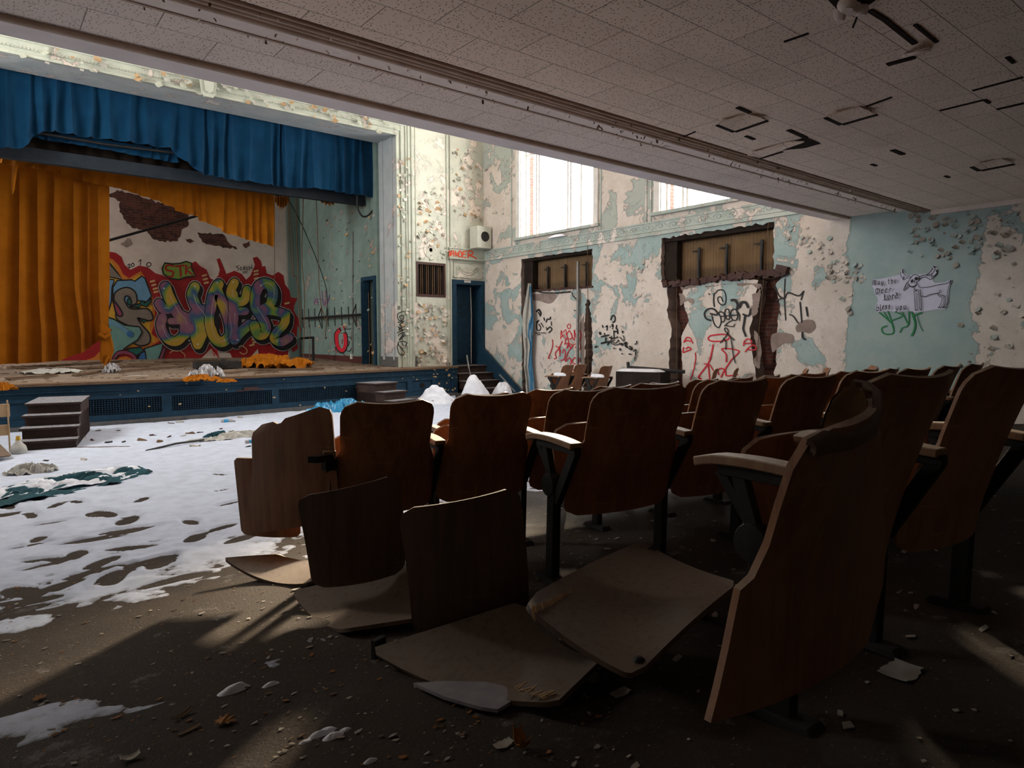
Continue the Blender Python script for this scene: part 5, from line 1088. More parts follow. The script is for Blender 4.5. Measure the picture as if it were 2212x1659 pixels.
outl([(735, 585), (780, 600), (850, 640), (950, 650), (970, 690), (940, 740), (860, 790), (830, 820), (790, 870), (735, 860), (760, 760), (738, 640)], 'g_teal')
outl([(870, 800), (960, 790), (980, 815), (930, 850), (880, 830)], 'g_dgrn'); outl([(985, 800), (1115, 760), (1085, 885), (1000, 885)], 'g_teal'); outl([(1110, 800), (1135, 795), (1105, 888), (1075, 888)], 'g_pink'); outl([(930, 885), (960, 830), (990, 820), (1000, 885)], 'g_blue')
mu.line(z2([(765, 885), (790, 840), (840, 825), (900, 840), (925, 880)]), 7, 'g_pink'); mu.line(z2([(765, 870), (800, 820), (860, 812), (920, 840), (950, 880)]), 2, 'g_black'); mu.fill(z2([(790, 885), (815, 860), (860, 852), (895, 865), (905, 885)]), 'g_or')
mu.line(z2([(750, 620), (800, 640), (850, 670), (880, 695)]), 7, 'g_sky'); mu.fill(z2([(865, 690), (885, 680), (905, 690), (905, 712), (885, 722), (868, 712)]), 'g_blue', True)
for x, y in [(1040, 340), (1050, 365), (1060, 390), (1065, 412), (1395, 300), (1402, 325), (1408, 350), (1748, 270), (1748, 292), (1750, 320), (1735, 735), (1740, 755), (1720, 775), (1960, 490)]:
    mu.line(z2([(x-12, y+3), (x+12, y-3)]), 4.2, 'g_cream')
# bubble letters
HO = [([(1128, 378), (1150, 440), (1185, 510), (1215, 560), (1255, 600), (1265, 640), (1262, 700)], 20), ([(1085, 490), (1110, 525), (1150, 530), (1190, 505)], 17), ([(1108, 590), (1098, 640), (1120, 705), (1165, 745), (1215, 745), (1258, 700)], 17), ([(1165, 612), (1230, 612)], 11),
      ([(1330, 380), (1312, 430), (1325, 480), (1345, 520), (1380, 560), (1395, 610), (1385, 680), (1350, 770)], 19), ([(1215, 560), (1290, 590), (1345, 545)], 17), ([(1345, 520), (1400, 530)], 12), ([(1360, 600), (1330, 640), (1330, 720), (1350, 775)], 15),
      ([(1492, 360), (1455, 430), (1440, 520), (1432, 620), (1460, 720), (1510, 755), (1560, 720), (1570, 650), (1540, 540), (1500, 450), (1480, 400)], 19),
      ([(1600, 350), (1578, 400), (1580, 440), (1625, 480), (1670, 465), (1688, 400)], 16), ([(1590, 430), (1595, 560), (1590, 640), (1600, 740)], 18), ([(1600, 545), (1675, 545)], 13), ([(1600, 740), (1640, 690), (1700, 635)], 18),
      ([(1745, 420), (1770, 370), (1815, 355), (1855, 385), (1860, 450), (1830, 510), (1790, 540)], 19), ([(1742, 440), (1745, 520), (1790, 590), (1815, 650), (1800, 700), (1760, 700), (1735, 640)], 18), ([(1820, 540), (1880, 545), (1935, 560)], 15), ([(1950, 570), (1940, 630), (1895, 680), (1870, 730), (1920, 755), (1975, 725)], 15), ([(1960, 560), (1955, 620)], 10)]
sh = (16, 22)
for st, wd in HO: mu.line(z2([(x+sh[0], y+sh[1]) for x, y in st]), wd+11, 'g_white', new=False)
mu.lay += 1
for st, wd in HO: mu.line(z2(st), wd+11, 'g_white', new=False)
mu.lay += 1
for st, wd in HO: mu.line(z2([(x+sh[0], y+sh[1]) for x, y in st]), wd+8.5, 'g_black', new=False); mu.line(z2(st), wd+8.5, 'g_black', new=False)
grp = [(0, 8), (8, 9), (9, 13), (13, 18)]
for a, b in grp:
    mu.lay += 1
    for st, wd in HO[a:b]: mu.line(z2(st), wd+6.5, 'g_black', new=False)
    mu.lay += 1
    for st, wd in HO[a:b]: mu.line(z2(st), wd+3.2, 'g_blend', new=False)
mu.fill(z2([(1475, 540), (1500, 600), (1505, 650), (1490, 670), (1465, 640), (1460, 580)]), 'g_black', True); mu.fill(z2([(1785, 455), (1815, 450), (1822, 475), (1800, 495), (1782, 480)]), 'g_black', True)
mu.fill(z2([(1880, 615), (1912, 628), (1885, 645)]), 'g_red')
for st, wd in HO:
    if wd > 14 and len(st) > 3: mu.line(z2([(x+10, y-4) for x, y in st[1:-1]]), 1.0, 'g_white', w2=.4)
for x, y in [(1118, 388), (1480, 350), (1590, 345), (1780, 370), (1290, 745), (1530, 740), (1620, 740), (1350, 770), (1890, 750), (1330, 375)]: mu.line(z2([(x, y), (x+3, y)]), 3.2, 'g_white')
# small crew piece and little words
outl([(1108, 250), (1125, 215), (1180, 222), (1230, 218), (1270, 205), (1305, 215), (1310, 255), (1335, 305), (1270, 310), (1220, 330), (1160, 320), (1115, 290)], 'g_grn', 3.4)
mu.line(z2([(1185, 235), (1140, 232), (1135, 262), (1180, 275), (1175, 305), (1150, 308)]), 4, 'g_red'); mu.line(z2([(1200, 238), (1255, 232)]), 4, 'g_red'); mu.line(z2([(1228, 236), (1235, 305)]), 4, 'g_red'); mu.line(z2([(1270, 232), (1268, 290)]), 4, 'g_red'); mu.line(z2([(1300, 240), (1270, 262), (1315, 295)]), 3.6, 'g_red', smooth=False)
t_ = [[(872, 232), (882, 222), (888, 230), (878, 246), (894, 244)], [(905, 215), (897, 228), (906, 240), (916, 228), (908, 215)], [(946, 206), (962, 192), (958, 228)], [(1012, 212), (1000, 226), (1012, 240), (1028, 234), (1030, 218), (1014, 210)]]
mu.lay += 1
for s_ in t_: mu.line(z2(s_), 2.0, 'g_black', new=False)
for s_ in [[(1632, 232), (1612, 242), (1630, 252), (1622, 268)], [(1645, 240), (1640, 262), (1655, 262)], [(1642, 250), (1652, 250)], [(1662, 262), (1664, 240), (1676, 244), (1664, 252), (1678, 264)], [(1695, 240), (1682, 252), (1696, 262)], [(1702, 238), (1704, 262)], [(1718, 228), (1720, 258)], [(1702, 250), (1720, 244)], [(1658, 276), (1690, 272)], [(1660, 284), (1688, 282)]]:
    mu.line(z2(s_), 1.4, 'g_black', new=False)
mu.lay += 1
for s_ in [[(1790, 815), (1800, 840), (1808, 820), (1815, 848), (1820, 815)], [(1830, 830), (1826, 845), (1840, 845), (1840, 830), (1830, 828)], [(1850, 825), (1852, 848)], [(1862, 828), (1862, 848)], [(1875, 815), (1872, 848), (1890, 845)], [(1800, 862), (1890, 852)], [(1450, 800), (1462, 850), (1475, 800), (1490, 860)]]:
    mu.line(z2(s_), 1.6, 'g_brred', new=False)
for s_ in [[(1630, 790), (1650, 780), (1680, 800), (1685, 825), (1660, 838), (1638, 825)], [(1160, 830), (1180, 815), (1215, 818)], [(1230, 815), (1260, 840), (1262, 860)]]: mu.line(z2(s_), 1.8, 'g_cream', new=False)
mu.build('mural', 'large bubble letter mural with red flames on the back wall of the stage', 'mural')
# bare brick where plaster fell above the mural
rag2 = lambda l: ragged(l, 5, 2.2, 5)
bk = Paint((0, YB, 0), (0, -1, 0))
def z1(l): return [(x/3.16, 100+y/3.16) for x, y in l]
bk.fill(rag2(z1([(745, 1010), (800, 980), (900, 1005), (1000, 1040), (1190, 1100), (1285, 1145), (1290, 1215), (1240, 1250), (1215, 1330), (1110, 1330), (1050, 1320), (1000, 1260), (900, 1240), (860, 1190), (815, 1130), (820, 1060), (748, 1030)])), 'brick')
bk.fill(rag2(z1([(1345, 1270), (1400, 1275), (1520, 1280), (1560, 1340), (1620, 1385), (1540, 1375), (1440, 1355), (1380, 1335)])), 'brick'); bk.fill(rag2(z1([(1265, 1318), (1300, 1312), (1330, 1330), (1300, 1345)])), 'brick'); bk.fill(rag2(z1([(1655, 1350), (1700, 1330), (1705, 1360), (1680, 1380)])), 'brick')
bk.fill(rag2(z1([(820, 1350), (870, 1310), (910, 1350), (860, 1372)])), 'rawplaster')
bk.build('bare_brick_patch', 'ragged bare brick patch where plaster fell above the mural', 'wall patch')
# side wall
def z4(l): return [(620+x/9.217, 620+y/9.217) for x, y in l]
sw = Paint((8.0, 15.3, 0), (-1, .0526, 0))
sw.line(z4([(1040, 860), (985, 930), (980, 1030), (1000, 1160), (1050, 1260), (1110, 1280), (1160, 1200), (1175, 1080), (1160, 940)]), 9.5, 'g_black'); sw.line(z4([(1030, 880), (990, 940), (985, 1030), (1005, 1160), (1055, 1245), (1105, 1260), (1150, 1190), (1165, 1080), (1150, 950)]), 7.2, 'g_brred')
for s_ in [[(1075, 925), (1150, 915), (1210, 950)], [(1150, 820), (1200, 840), (1290, 828)], [(1155, 830), (1160, 910)], [(1210, 990), (1250, 1000), (1290, 1060)], [(1285, 900), (1290, 1080)], [(1200, 1080), (1240, 1090), (1220, 1170)], [(1170, 1260), (1240, 1280), (1290, 1200)], [(1110, 1330), (1190, 1390)]]: sw.line(z4(s_), 1.4, 'g_black')
for s_ in [[(1000, 840), (1060, 800)], [(1120, 770), (1185, 800)], [(1120, 770), (1135, 860)], [(950, 1170), (960, 1240), (1000, 1310)], [(1100, 1040), (1085, 1120)]]: sw.line(z4(s_), 1.3, 'g_brred')
sw.build('wall_tag', 'red and black letter U scrawl on the green side wall', 'graffiti')
sw = Paint((8.0, 15.3, 0), (-1, .0526, 0))
for s_ in [[(540, 360), (570, 250), (600, 240), (620, 360)], [(545, 300), (610, 300)], [(690, 80), (700, 200), (720, 350), (760, 340), (770, 250), (770, 80)], [(630, 230), (700, 260)], [(730, 290), (790, 330), (830, 230), (855, 150)]]: sw.line(z4(s_), 1.3, 'g_purple')
sw.build('wall_tag', 'thin purple scrawl on the green side wall', 'graffiti')
sw = Paint((8.0, 15.3, 0), (-1, .0526, 0))
for s_ in [[(50, 90), (60, 160), (90, 100), (100, 160)], [(120, 70), (125, 140)], [(150, 80), (140, 150), (190, 140)], [(200, 70), (215, 130), (240, 60)], [(80, 190), (150, 180)]]: sw.line(z4(s_), 1.2, 'g_brred')
sw.build('wall_tag', 'small red scrawl beside the end of the mural', 'graffiti')
# stage wall: red word on the ledge, vertical black tag, numbers, door scrawl
def zq(l): return [(600+x/4.022, 500+y/4.022) for x, y in l]
hw = Paint((0, YP-.072, 0), (0, -1, 0))
for s_ in [[(1487, 170), (1500, 190), (1490, 215)], [(1490, 200), (1510, 165), (1505, 210)], [(1525, 165), (1530, 215)], [(1505, 195), (1550, 190)], [(1545, 170), (1550, 215)], [(1580, 172), (1562, 195), (1578, 220), (1598, 210), (1596, 182), (1578, 170)], [(1572, 185), (1575, 205)], [(1612, 175), (1605, 225), (1635, 225)], [(1608, 200), (1632, 196)], [(1612, 175), (1640, 172)], [(1655, 232), (1658, 172), (1692, 178), (1690, 200), (1662, 205), (1710, 225), (1732, 247)]]: hw.line(zq(s_), 2.4, 'g_orred')
hw.build('wall_tag', 'red word HOER painted on the ledge above the navy door', 'graffiti')
hw = Paint((0, YP-.078, 0), (0, -1, 0))
for s_ in [[(1045, 650), (1048, 678)], [(1058, 650), (1060, 675)], [(1098, 695), (1060, 705), (1040, 725), (1050, 770), (1085, 770), (1095, 735), (1060, 735), (1065, 760)], [(1045, 790), (1100, 780)], [(1090, 790), (1060, 810), (1095, 830)], [(1045, 830), (1090, 860), (1050, 850), (1100, 825)], [(1040, 880), (1100, 850)], [(1048, 905), (1060, 890), (1100, 880), (1055, 945), (1105, 900)], [(1060, 960), (1095, 955), (1120, 970), (1100, 1000), (1080, 975)], [(1050, 960), (1040, 1010), (1055, 1060), (1085, 1075), (1100, 1050), (1060, 1000), (1045, 975)]]: hw.line(zq(s_), 2.0, 'g_black')
hw.build('wall_tag', 'vertical black tag on the moulding right of the stage opening', 'graffiti')
hw = Paint((0, YP-.002, 0), (0, -1, 0))
for s_ in [[(1465, 1140), (1468, 1165)], [(1478, 1145), (1474, 1155), (1482, 1165), (1484, 1145), (1478, 1142)], [(1490, 1142), (1488, 1152), (1494, 1152), (1493, 1142), (1492, 1166)]]: hw.line(zq(s_), 1.0, 'g_black')
hw.build('wall_tag', 'tiny black number at the foot of the pale wall', 'graffiti')
hw = Paint((0, YP+.27, 0), (0, -1, 0))
for s_ in [[(1590, 600), (1610, 590), (1620, 610), (1600, 620)], [(1560, 650), (1580, 630), (1600, 660), (1570, 680)], [(1620, 640), (1650, 640), (1660, 670), (1630, 680)], [(1560, 710), (1690, 695)], [(1600, 720), (1610, 750)], [(1630, 715), (1650, 750)]]: hw.line(zq(s_), 1.2, 'g_black')
hw.build('wall_tag', 'faint black scrawl on the navy door', 'graffiti')
# right wall tags
def RW(lay=0): return Paint((XW-.001*lay, 0, 0), (-1, 0, 0))
def z5(l): return [(1140+x/8.293, 640+y/8.293) for x, y in l]
p_ = RW()
for s_, w_ in [([(160, 270), (200, 240), (235, 300), (225, 350)], 3), ([(190, 290), (215, 330)], 2), ([(200, 430), (160, 500), (165, 590), (210, 615), (235, 560), (200, 500)], 1.8), ([(240, 480), (280, 550)], 1.6), ([(150, 470), (180, 440)], 1.6), ([(290, 390), (300, 430)], 2.2), ([(330, 460), (350, 410), (400, 410), (405, 375)], 2.2), ([(340, 600), (400, 550), (430, 600), (380, 650)], 2), ([(330, 560), (345, 600)], 1.5), ([(420, 460), (425, 520)], 1.6), ([(135, 660), (215, 655)], 1.4), ([(240, 655), (320, 658)], 1.4), ([(175, 690), (225, 685)], 1.5)]: p_.line(z5(s_), w_*1.3, 'g_black')
p_.build('wall_tag', 'broken black tag beside the torn drape', 'graffiti')
p_ = RW(1)
for s_, w_ in [([(740, 500), (710, 520), (715, 570), (745, 580), (768, 550), (760, 505), (735, 498)], 1.3), ([(590, 765), (600, 610), (620, 700), (660, 750)], 1.3), ([(590, 740), (650, 690)], 1.3), ([(630, 650), (680, 600), (690, 690)], 1.3), ([(740, 615), (700, 680), (730, 760), (780, 750), (790, 690), (740, 615)], 1.4), ([(770, 660), (830, 790), (830, 600), (870, 760), (880, 640)], 1.3), ([(930, 620), (890, 650), (900, 740), (950, 740), (960, 690), (935, 630)], 1.4), ([(950, 740), (920, 800)], 1.3),
               ([(660, 860), (690, 750), (730, 820), (700, 930)], 1.5), ([(680, 850), (760, 850), (800, 880), (820, 860)], 1.5), ([(700, 930), (740, 870), (760, 930), (800, 890)], 1.4), ([(820, 860), (930, 850), (940, 920), (890, 980), (850, 900)], 1.3), ([(440, 780), (445, 880), (410, 1000), (365, 1105), (400, 1110)], 1.4), ([(615, 805), (560, 930), (490, 1020), (510, 1100), (470, 1120)], 1.4), ([(500, 890), (560, 930), (590, 1000)], 1.4), ([(560, 900), (575, 1070)], 1.4),
               ([(620, 1020), (640, 950), (670, 1000), (650, 1120), (590, 1150)], 1.4), ([(800, 900), (720, 1000), (670, 1170), (740, 1100), (780, 1170)], 1.4), ([(780, 1170), (840, 1100), (920, 1110), (920, 1170), (860, 1215), (790, 1180)], 1.5), ([(770, 1180), (770, 1260), (820, 1330), (800, 1400), (720, 1360), (670, 1370), (655, 1440), (690, 1560)], 1.4), ([(690, 1575), (735, 1460)], 1.4), ([(690, 1575), (620, 1530), (650, 1500), (700, 1550), (710, 1500)], 1.6)]: p_.line(z5(s_), w_*1.3, 'g_brred')
p_.build('wall_tag', 'tall red tag with a trailing arrow left of the first slot', 'graffiti')
def z7(l): return [(1280+x/15.08, 670+y/15.08) for x, y in l]
p_ = RW()
for s_, w_ in [([(600, 300), (640, 200), (700, 180), (740, 260), (720, 360), (670, 400)], 3), ([(320, 500), (340, 560)], 2.5), ([(440, 540), (480, 510), (470, 650)], 2.5), ([(650, 480), (660, 530)], 4), ([(570, 520), (575, 560)], 1.2), ([(655, 590), (660, 605)], 2.2), ([(785, 500), (770, 590), (810, 640), (820, 760)], 2.6), ([(690, 670), (700, 930)], 2), ([(700, 700), (810, 700)], 3), ([(240, 740), (250, 770)], 4.5), ([(290, 870), (350, 850), (530, 810)], 2.5), ([(380, 750), (400, 830)], 1.8), ([(430, 900), (420, 1000)], 2.5), ([(290, 1080), (400, 1050), (560, 1030)], 3.4), ([(490, 1130), (540, 1030)], 2.5), ([(550, 890), (650, 920), (770, 900)], 2.4), ([(610, 860), (610, 960)], 2),
               ([(590, 980), (620, 1080), (720, 1130), (850, 1120), (880, 1070)], 1.6), ([(720, 970), (650, 1000), (680, 1060), (760, 1070), (800, 1020)], 1.6), ([(800, 870), (820, 885)], 2.4), ([(830, 980), (840, 1010)], 2.6), ([(890, 880), (1010, 1010), (1020, 900), (990, 830)], 1.5), ([(960, 700), (990, 690), (975, 740)], 2.2), ([(930, 1100), (970, 1120)], 4.5), ([(1040, 1080), (1100, 1060), (1070, 1150), (1130, 1210)], 3.4), ([(85, 1200), (130, 1180)], 3), ([(1210, 1180), (1260, 1220), (1270, 1290), (1190, 1250)], 2.8), ([(890, 1260), (900, 1300)], 3), ([(1380, 1110), (1430, 1080), (1430, 1010)], 2), ([(1340, 1340), (1370, 1300), (1410, 1300), (1395, 1460)], 2.2), ([(1190, 1430), (1250, 1440)], 2.6), ([(950, 1415), (965, 1425)], 2.2), ([(680, 1240), (720, 1250)], 2), ([(1385, 1510), (1375, 1640)], 1.8)]: p_.line(z7(s_), w_*1.2, 'g_black')
p_.build('wall_tag', 'spotty broken black tag between the two slotted openings', 'graffiti')
def z6(l): return [(1450+x/7.539, 610+y/7.539) for x, y in l]
rag3 = lambda l: ragged(l, 3, 1.3, 8)
rp = RW(); rp.fill(rag3(z6([(150, 20), (440, 10), (450, 8), (560, 60), (780, 40), (1180, 10), (1380, 20), (1470, 30), (1470, 130), (1400, 100), (1290, 30), (1180, 60), (1080, 60), (1060, 10), (820, 30), (700, 70), (560, 85), (530, 30), (460, 10), (430, 60), (330, 100), (165, 125)])), 'rawplaster'); rp.build('plaster_patch', 'bare plaster band under the right wide opening', 'wall patch')
rp = RW(); rp.fill(rag3(z6([(1310, 200), (1400, 170), (1460, 70), (1440, 300), (1400, 500), (1340, 560), (1280, 510), (1330, 470), (1280, 420), (1330, 370), (1320, 250)])), 'rawplaster'); rp.build('plaster_patch', 'bare grey plaster strip left of the last slot, upper part', 'wall patch')
rp = RW(); rp.fill(rag3(z6([(1350, 780), (1440, 880), (1450, 1000), (1470, 1100), (1440, 1400), (1350, 1370), (1330, 1290), (1400, 1180), (1380, 1000), (1350, 900)])), 'rawplaster'); rp.build('plaster_patch', 'bare grey plaster strip left of the last slot, lower part', 'wall patch')
rp = RW(); rp.fill(rag3(z6([(130, 180), (210, 210), (230, 270), (300, 250), (380, 300), (370, 340), (310, 335), (270, 300), (210, 320), (150, 380)])), 'rawplaster', True); rp.build('plaster_patch', 'bare brown plaster blotch right of the middle slot', 'wall patch')
rp = RW(); rp.fill([(1719, 732), (1733, 708), (1760, 693), (1775, 697), (1780, 720), (1770, 735), (1750, 738), (1735, 735)] if False else [(1719, 705), (1735, 692), (1757, 692), (1762, 708), (1750, 720), (1735, 717), (1722, 717)], 'rawplaster', True); rp.build('plaster_patch', 'grey bare plaster blotch near the angular black scrawl', 'wall patch')
rp = RW(); rp.fill([(1668, 722), (1710, 722), (1714, 740), (1695, 742), (1680, 752), (1668, 760)], 'rawplaster', True); rp.build('plaster_patch', 'grey bare plaster patch touching the last slot', 'wall patch')
rp = RW(); rp.fill([(1150, 636), (1200, 636), (1197, 650), (1185, 656), (1165, 650), (1150, 648)], 'rawplaster', True); rp.build('plaster_patch', 'brown bare plaster patch under the left opening', 'wall patch')
rp = RW(); rp.fill([(1252, 700), (1262, 680), (1263, 830), (1255, 828), (1258, 780), (1252, 740)], 'rawplaster'); rp.build('plaster_patch', 'grey bare plaster edge left of the first slot', 'wall patch')
p_ = RW(2)
for s_, w_ in [([(700, 180), (690, 290), (700, 390)], 2.5), ([(720, 180), (760, 130), (850, 130), (890, 230), (880, 340), (830, 370), (770, 320), (760, 250), (810, 240), (840, 310)], 2.0), ([(610, 185), (630, 200)], 2), ([(640, 620), (570, 590), (540, 510), (590, 440), (680, 430), (750, 490), (740, 530), (640, 510)], 3.0), ([(660, 540), (700, 680), (770, 735), (810, 650), (800, 560), (760, 490)], 2.0), ([(760, 530), (790, 480), (850, 500), (870, 560), (860, 630), (820, 640), (800, 550)], 2.0), ([(800, 555), (1080, 530)], 2.0), ([(860, 540), (880, 450), (930, 440), (950, 520), (940, 600), (900, 590), (870, 500)], 2.0), ([(960, 530), (980, 460), (1040, 440), (1080, 520), (1060, 610), (1000, 610), (960, 540)], 2.0), ([(1080, 480), (1110, 540), (1110, 620)], 2.0),
               ([(980, 290), (1040, 290), (1080, 360), (1070, 440)], 4), ([(1110, 400), (1140, 330), (1210, 330), (1250, 400)], 4.5), ([(1170, 520), (1260, 540), (1290, 440)], 3), ([(1200, 540), (1180, 680), (1170, 760), (1210, 870)], 3.2), ([(870, 710), (930, 650), (990, 620)], 1.8), ([(870, 700), (1000, 720), (1030, 680)], 1.6),
               ([(800, 985), (870, 900), (920, 830), (920, 770), (880, 740), (870, 780), (940, 860), (1025, 940)], 1.8), ([(850, 910), (890, 970), (885, 1090)], 1.8), ([(970, 890), (985, 1010), (1010, 1200), (1040, 1310)], 1.6)]: p_.line(z6(s_), w_*1.3, 'g_black')
p_.build('wall_tag', 'big black swirling tag between the two wide slots', 'graffiti')
p_ = RW(4)
for s_, w_ in [([(760, 850), (640, 870), (600, 915), (650, 955), (780, 960), (900, 940), (945, 900), (930, 860), (840, 845), (760, 850)], 2.4), ([(205, 970), (250, 900), (310, 910), (350, 990)], 2.0), ([(205, 975), (260, 945), (310, 960)], 2.0), ([(200, 1060), (190, 1140), (250, 1120), (320, 1090), (280, 1055), (240, 1080)], 2.2), ([(390, 1150), (395, 1260), (350, 1480), (310, 1580)], 1.8), ([(680, 1020), (650, 1180), (600, 1320), (450, 1530), (490, 1575)], 2.6), ([(600, 1320), (625, 1580)], 2.2), ([(540, 1325), (620, 1340), (680, 1430)], 1.8), ([(895, 1290), (890, 1170), (820, 1085), (950, 1080), (1090, 1110), (1090, 1150), (980, 1260), (860, 1440), (810, 1540)], 2.2), ([(770, 1500), (755, 1430), (820, 1400), (880, 1440), (900, 1520), (1080, 1500)], 2.2), ([(1175, 1030), (1190, 960), (1250, 920), (1310, 960), (1290, 990), (1190, 995)], 2.0), ([(1205, 1130), (1250, 1070), (1330, 1020), (1375, 1050), (1370, 1095), (1290, 1100), (1240, 1090)], 2.0)]: p_.line(z6(s_), w_*1.3, 'g_brred')
p_.build('wall_tag', 'red crown like tag with an oval between the two wide slots', 'graffiti')
def z8(l): return [(1600+x/3.606, 420+y/3.606) for x, y in l]
p_ = RW(3)
for s_, w_ in [([(265, 710), (300, 790), (340, 810), (370, 765), (450, 790), (490, 755)], 2.6), ([(275, 825), (330, 805)], 2), ([(345, 660), (340, 800), (350, 980)], 2), ([(490, 755), (470, 820)], 2.2), ([(462, 840), (475, 995)], 2.4), ([(380, 935), (410, 950), (445, 1000)], 2.2), ([(510, 880), (520, 945)], 3), ([(295, 850), (300, 870)], 1.6), ([(300, 905), (308, 935)], 1.6), ([(480, 1075), (480, 1110), (500, 1130)], 3)]: p_.line(z8(s_), w_*1.25, 'g_black')
p_.build('wall_tag', 'angular black scrawl right of the last slot', 'graffiti')
def z9(l): return [(1880+x/11.85, 570+y/11.85) for x, y in l]
p_ = RW(3)
for s_, w_ in [([(230, 1240), (470, 1450), (570, 1560), (600, 1700), (560, 1790), (400, 1800), (310, 1740), (300, 1640), (420, 1590)], 3.2), ([(350, 1240), (460, 1410)], 2.5), ([(450, 1220), (530, 1440), (600, 1700)], 3), ([(560, 1450), (820, 1330), (640, 1230)], 2.6), ([(820, 1250), (970, 1560)], 2.6), ([(990, 1230), (970, 1560), (820, 1640), (760, 1750)], 2.6), ([(1060, 1240), (1140, 1500), (1120, 1700), (1060, 1830)], 4.2), ([(1120, 1320), (1310, 1250)], 3.2), ([(1190, 1330), (1260, 1560), (1340, 1720)], 1.6)]: p_.line(z9(s_), w_, 'g_green')
p_.build('wall_tag', 'green scrawl dripping below the paper sign', 'graffiti')
# pasted paper sign with blackletter words and the skull headed deer
p_ = RW(4)
ol = z9([(40, 440), (80, 405), (250, 385), (480, 340), (650, 300), (760, 270), (770, 190), (825, 125), (870, 150), (870, 240), (1000, 290), (1150, 255), (1300, 260), (1450, 255), (1590, 110), (1620, 30), (1690, 50), (1720, 150), (1710, 260), (1620, 370), (1600, 430), (1660, 490), (1900, 470), (2050, 395), (2095, 420), (2030, 600), (1990, 980), (1920, 1160), (1700, 1170), (1400, 1215), (1130, 1250), (1000, 1200), (700, 1235), (520, 1210), (330, 1230), (170, 1240), (135, 1060), (200, 960), (170, 850), (110, 760), (90, 640), (55, 570)])
p_.fill(ol, 'paperw')
K = 'g_black'
def ln(l, w_=1.0, sm=True): p_.line(z9(l), w_, K, smooth=sm)
for l, w_ in [([(780, 210), (780, 290), (820, 350), (850, 410), (930, 360), (1000, 370)], 1.3), ([(830, 140), (850, 240), (930, 310), (1010, 320), (1020, 380), (930, 500), (850, 660)], 1.1), ([(860, 330), (850, 380)], 2), ([(830, 150), (835, 230)], 2.6), ([(1020, 370), (1090, 290), (1170, 275), (1230, 310), (1260, 380), (1240, 440), (1180, 460), (1170, 530), (1100, 575), (1000, 565), (1000, 520)], 1.2), ([(850, 670), (880, 680), (990, 590)], 1.2), ([(850, 665), (930, 490), (970, 520), (900, 640)], 1.1), ([(1000, 570), (1100, 590), (1175, 530)], 2.2),
               ([(1250, 340), (1340, 290), (1430, 285), (1540, 190), (1600, 100)], 1.2), ([(1255, 400), (1350, 340), (1430, 345), (1540, 400), (1600, 350), (1700, 250), (1700, 160)], 1.3), ([(1440, 300), (1570, 250), (1640, 150), (1650, 60)], 1.1), ([(1500, 310), (1620, 310), (1690, 240)], 1.0), ([(1625, 60), (1650, 90)], 2.6), ([(1690, 160), (1700, 200)], 2.4), ([(1560, 350), (1580, 260)], 1.2),
               ([(1200, 470), (1230, 560), (1290, 610), (1500, 590), (1700, 540), (1900, 510), (1980, 480), (2060, 415)], 1.0), ([(2060, 420), (2010, 560), (1970, 760), (1975, 980), (1860, 1120)], 1.1), ([(2060, 420), (2040, 500)], 2), ([(1120, 590), (1125, 800), (1150, 1180)], 1.2), ([(1190, 800), (1200, 1160), (1150, 1170)], 1.1), ([(1240, 700), (1265, 1160)], 1.2), ([(1275, 650), (1300, 900), (1310, 1150), (1265, 1160)], 1.4), ([(1150, 1190), (1200, 1190)], 1), ([(1270, 1190), (1310, 1185)], 1), ([(1300, 820), (1400, 840), (1550, 780), (1740, 745), (1790, 670)], 1.5), ([(1720, 760), (1750, 820), (1830, 860), (1820, 980), (1750, 1120)], 1.1), ([(1750, 790), (1880, 810), (1920, 880), (1920, 990), (1860, 1120)], 1.3), ([(1870, 830), (1890, 980), (1810, 1110)], 1.1), ([(1740, 1115), (1800, 1115)], 1.8), ([(1840, 1115), (1910, 1110)], 2.2), ([(1135, 650), (1180, 690), (1200, 650), (1150, 720)], 1.5), ([(1170, 760), (1220, 790)], 1.4)]: ln(l, w_)
p_.fill(z9([(1030, 430), (1080, 390), (1105, 410), (1095, 460), (1060, 495), (1040, 475)]), K); p_.fill(z9([(1140, 350), (1180, 335), (1215, 350), (1220, 395), (1190, 420), (1150, 415), (1130, 385)]), K, True)
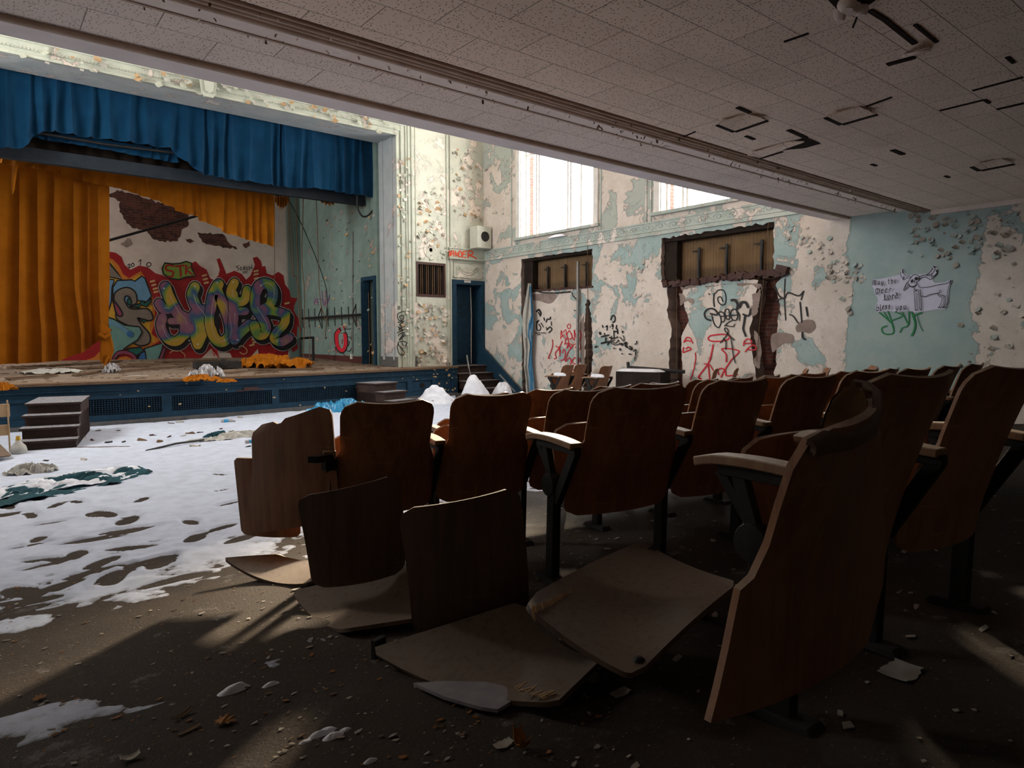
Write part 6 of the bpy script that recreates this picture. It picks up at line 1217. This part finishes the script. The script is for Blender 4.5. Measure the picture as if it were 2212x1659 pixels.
# blackletter drawn with a broad nib; letters as strokes in a 0..1 box (x right, y down; x-height from .3 to 1)
BL = {'M': [[(.05, .1), (.12, .9), (.02, 1)], [(.05, .1), (.3, .0), (.36, .9)], [(.3, .05), (.6, .0), (.62, .85), (.7, 1)], [(.6, .05), (.85, .0), (.88, .85), (1, .95)], [(.0, .5), (.12, .45)]], 'a': [[(.1, .4), (.45, .3), (.5, .9), (.62, 1)], [(.45, .6), (.08, .7), (.12, .95), (.45, .9)]], 'y': [[(.05, .3), (.1, .85), (.3, .95), (.5, .85)], [(.5, .3), (.52, 1.0), (.35, 1.3), (.1, 1.2)]],
      't': [[(.3, .0), (.3, .9), (.5, 1)], [(.05, .32), (.55, .30)]], 'h': [[(.1, -.1), (.1, 1)], [(.1, .45), (.4, .3), (.5, .5), (.48, 1), (.35, 1.15)]], 'e': [[(.1, .65), (.5, .5), (.4, .3), (.1, .42), (.1, .88), (.3, 1), (.5, .9)]], 'D': [[(.0, .2), (.3, .05), (.8, .25), (.85, .7), (.55, .95), (.05, 1)], [(.2, .1), (.05, .5), (.2, .95)], [(.42, .2), (.42, .85)]],
      'r': [[(.1, .3), (.12, 1)], [(.12, .42), (.3, .3), (.45, .42)]], 'L': [[(.2, .0), (.28, .5), (.2, .95)], [(.4, .05), (.42, .85)], [(.05, .98), (.4, .9), (.7, 1), (.85, .8)]], 'o': [[(.3, .3), (.08, .45), (.1, .85), (.3, 1), (.5, .85), (.5, .45), (.3, .3)]], 'd': [[(.1, .0), (.45, .25), (.52, .6), (.48, .88), (.28, 1), (.08, .85), (.08, .5), (.3, .35), (.5, .45)]], 'b': [[(.1, -.1), (.1, .9), (.3, 1), (.5, .85), (.5, .45), (.3, .35), (.12, .45)]],
      'l': [[(.1, -.1), (.12, .9), (.25, 1)]], 's': [[(.45, .35), (.2, .3), (.1, .5), (.45, .75), (.4, .95), (.05, 1)]], 'u': [[(.05, .3), (.1, .9), (.3, 1), (.5, .85)], [(.5, .3), (.52, .9), (.65, 1)]]}
def word(wd, x, y, sz, adv, slope=0, nib=1.5):
    for ch in wd:
        if ch != ' ':
            p_.lay += 0
            for st in BL[ch]:
                p_.line(z9([(x+a*sz*.8, y+b*sz+(a*sz)*slope) for a, b in st]), nib, K, smooth=False, nib=(.55, -.83), new=False); p_.line(z9([(x+a*sz*.8, y+b*sz+(a*sz)*slope) for a, b in st]), nib*.55, K, smooth=False, new=False)
        k = {'M': 1.15, 'D': 1.1, 'L': .95, 'l': .45, 't': .7, ' ': .6, 'r': .68}.get(ch, .78); x += adv*k; y += adv*k*slope
p_.lay += 2
word('May the', 50, 430, 120, 118, -.10, 2.1); word('Dee', 130, 630, 150, 128, -.16, 2.2); word('r', 490, 590, 120, 118, -.1, 2.1); word('Lord', 330, 790, 150, 128, -.16, 2.3); word('bl', 155, 1060, 145, 118, -.03, 2.3); word('ess', 300, 1030, 130, 100, -.06, 2.2); word('you', 650, 1050, 130, 128, -.06, 2.4)
p_.build('paper_sign', 'pale cut paper sign reading May the Deer Lord bless you with a deer drawing', 'sign')
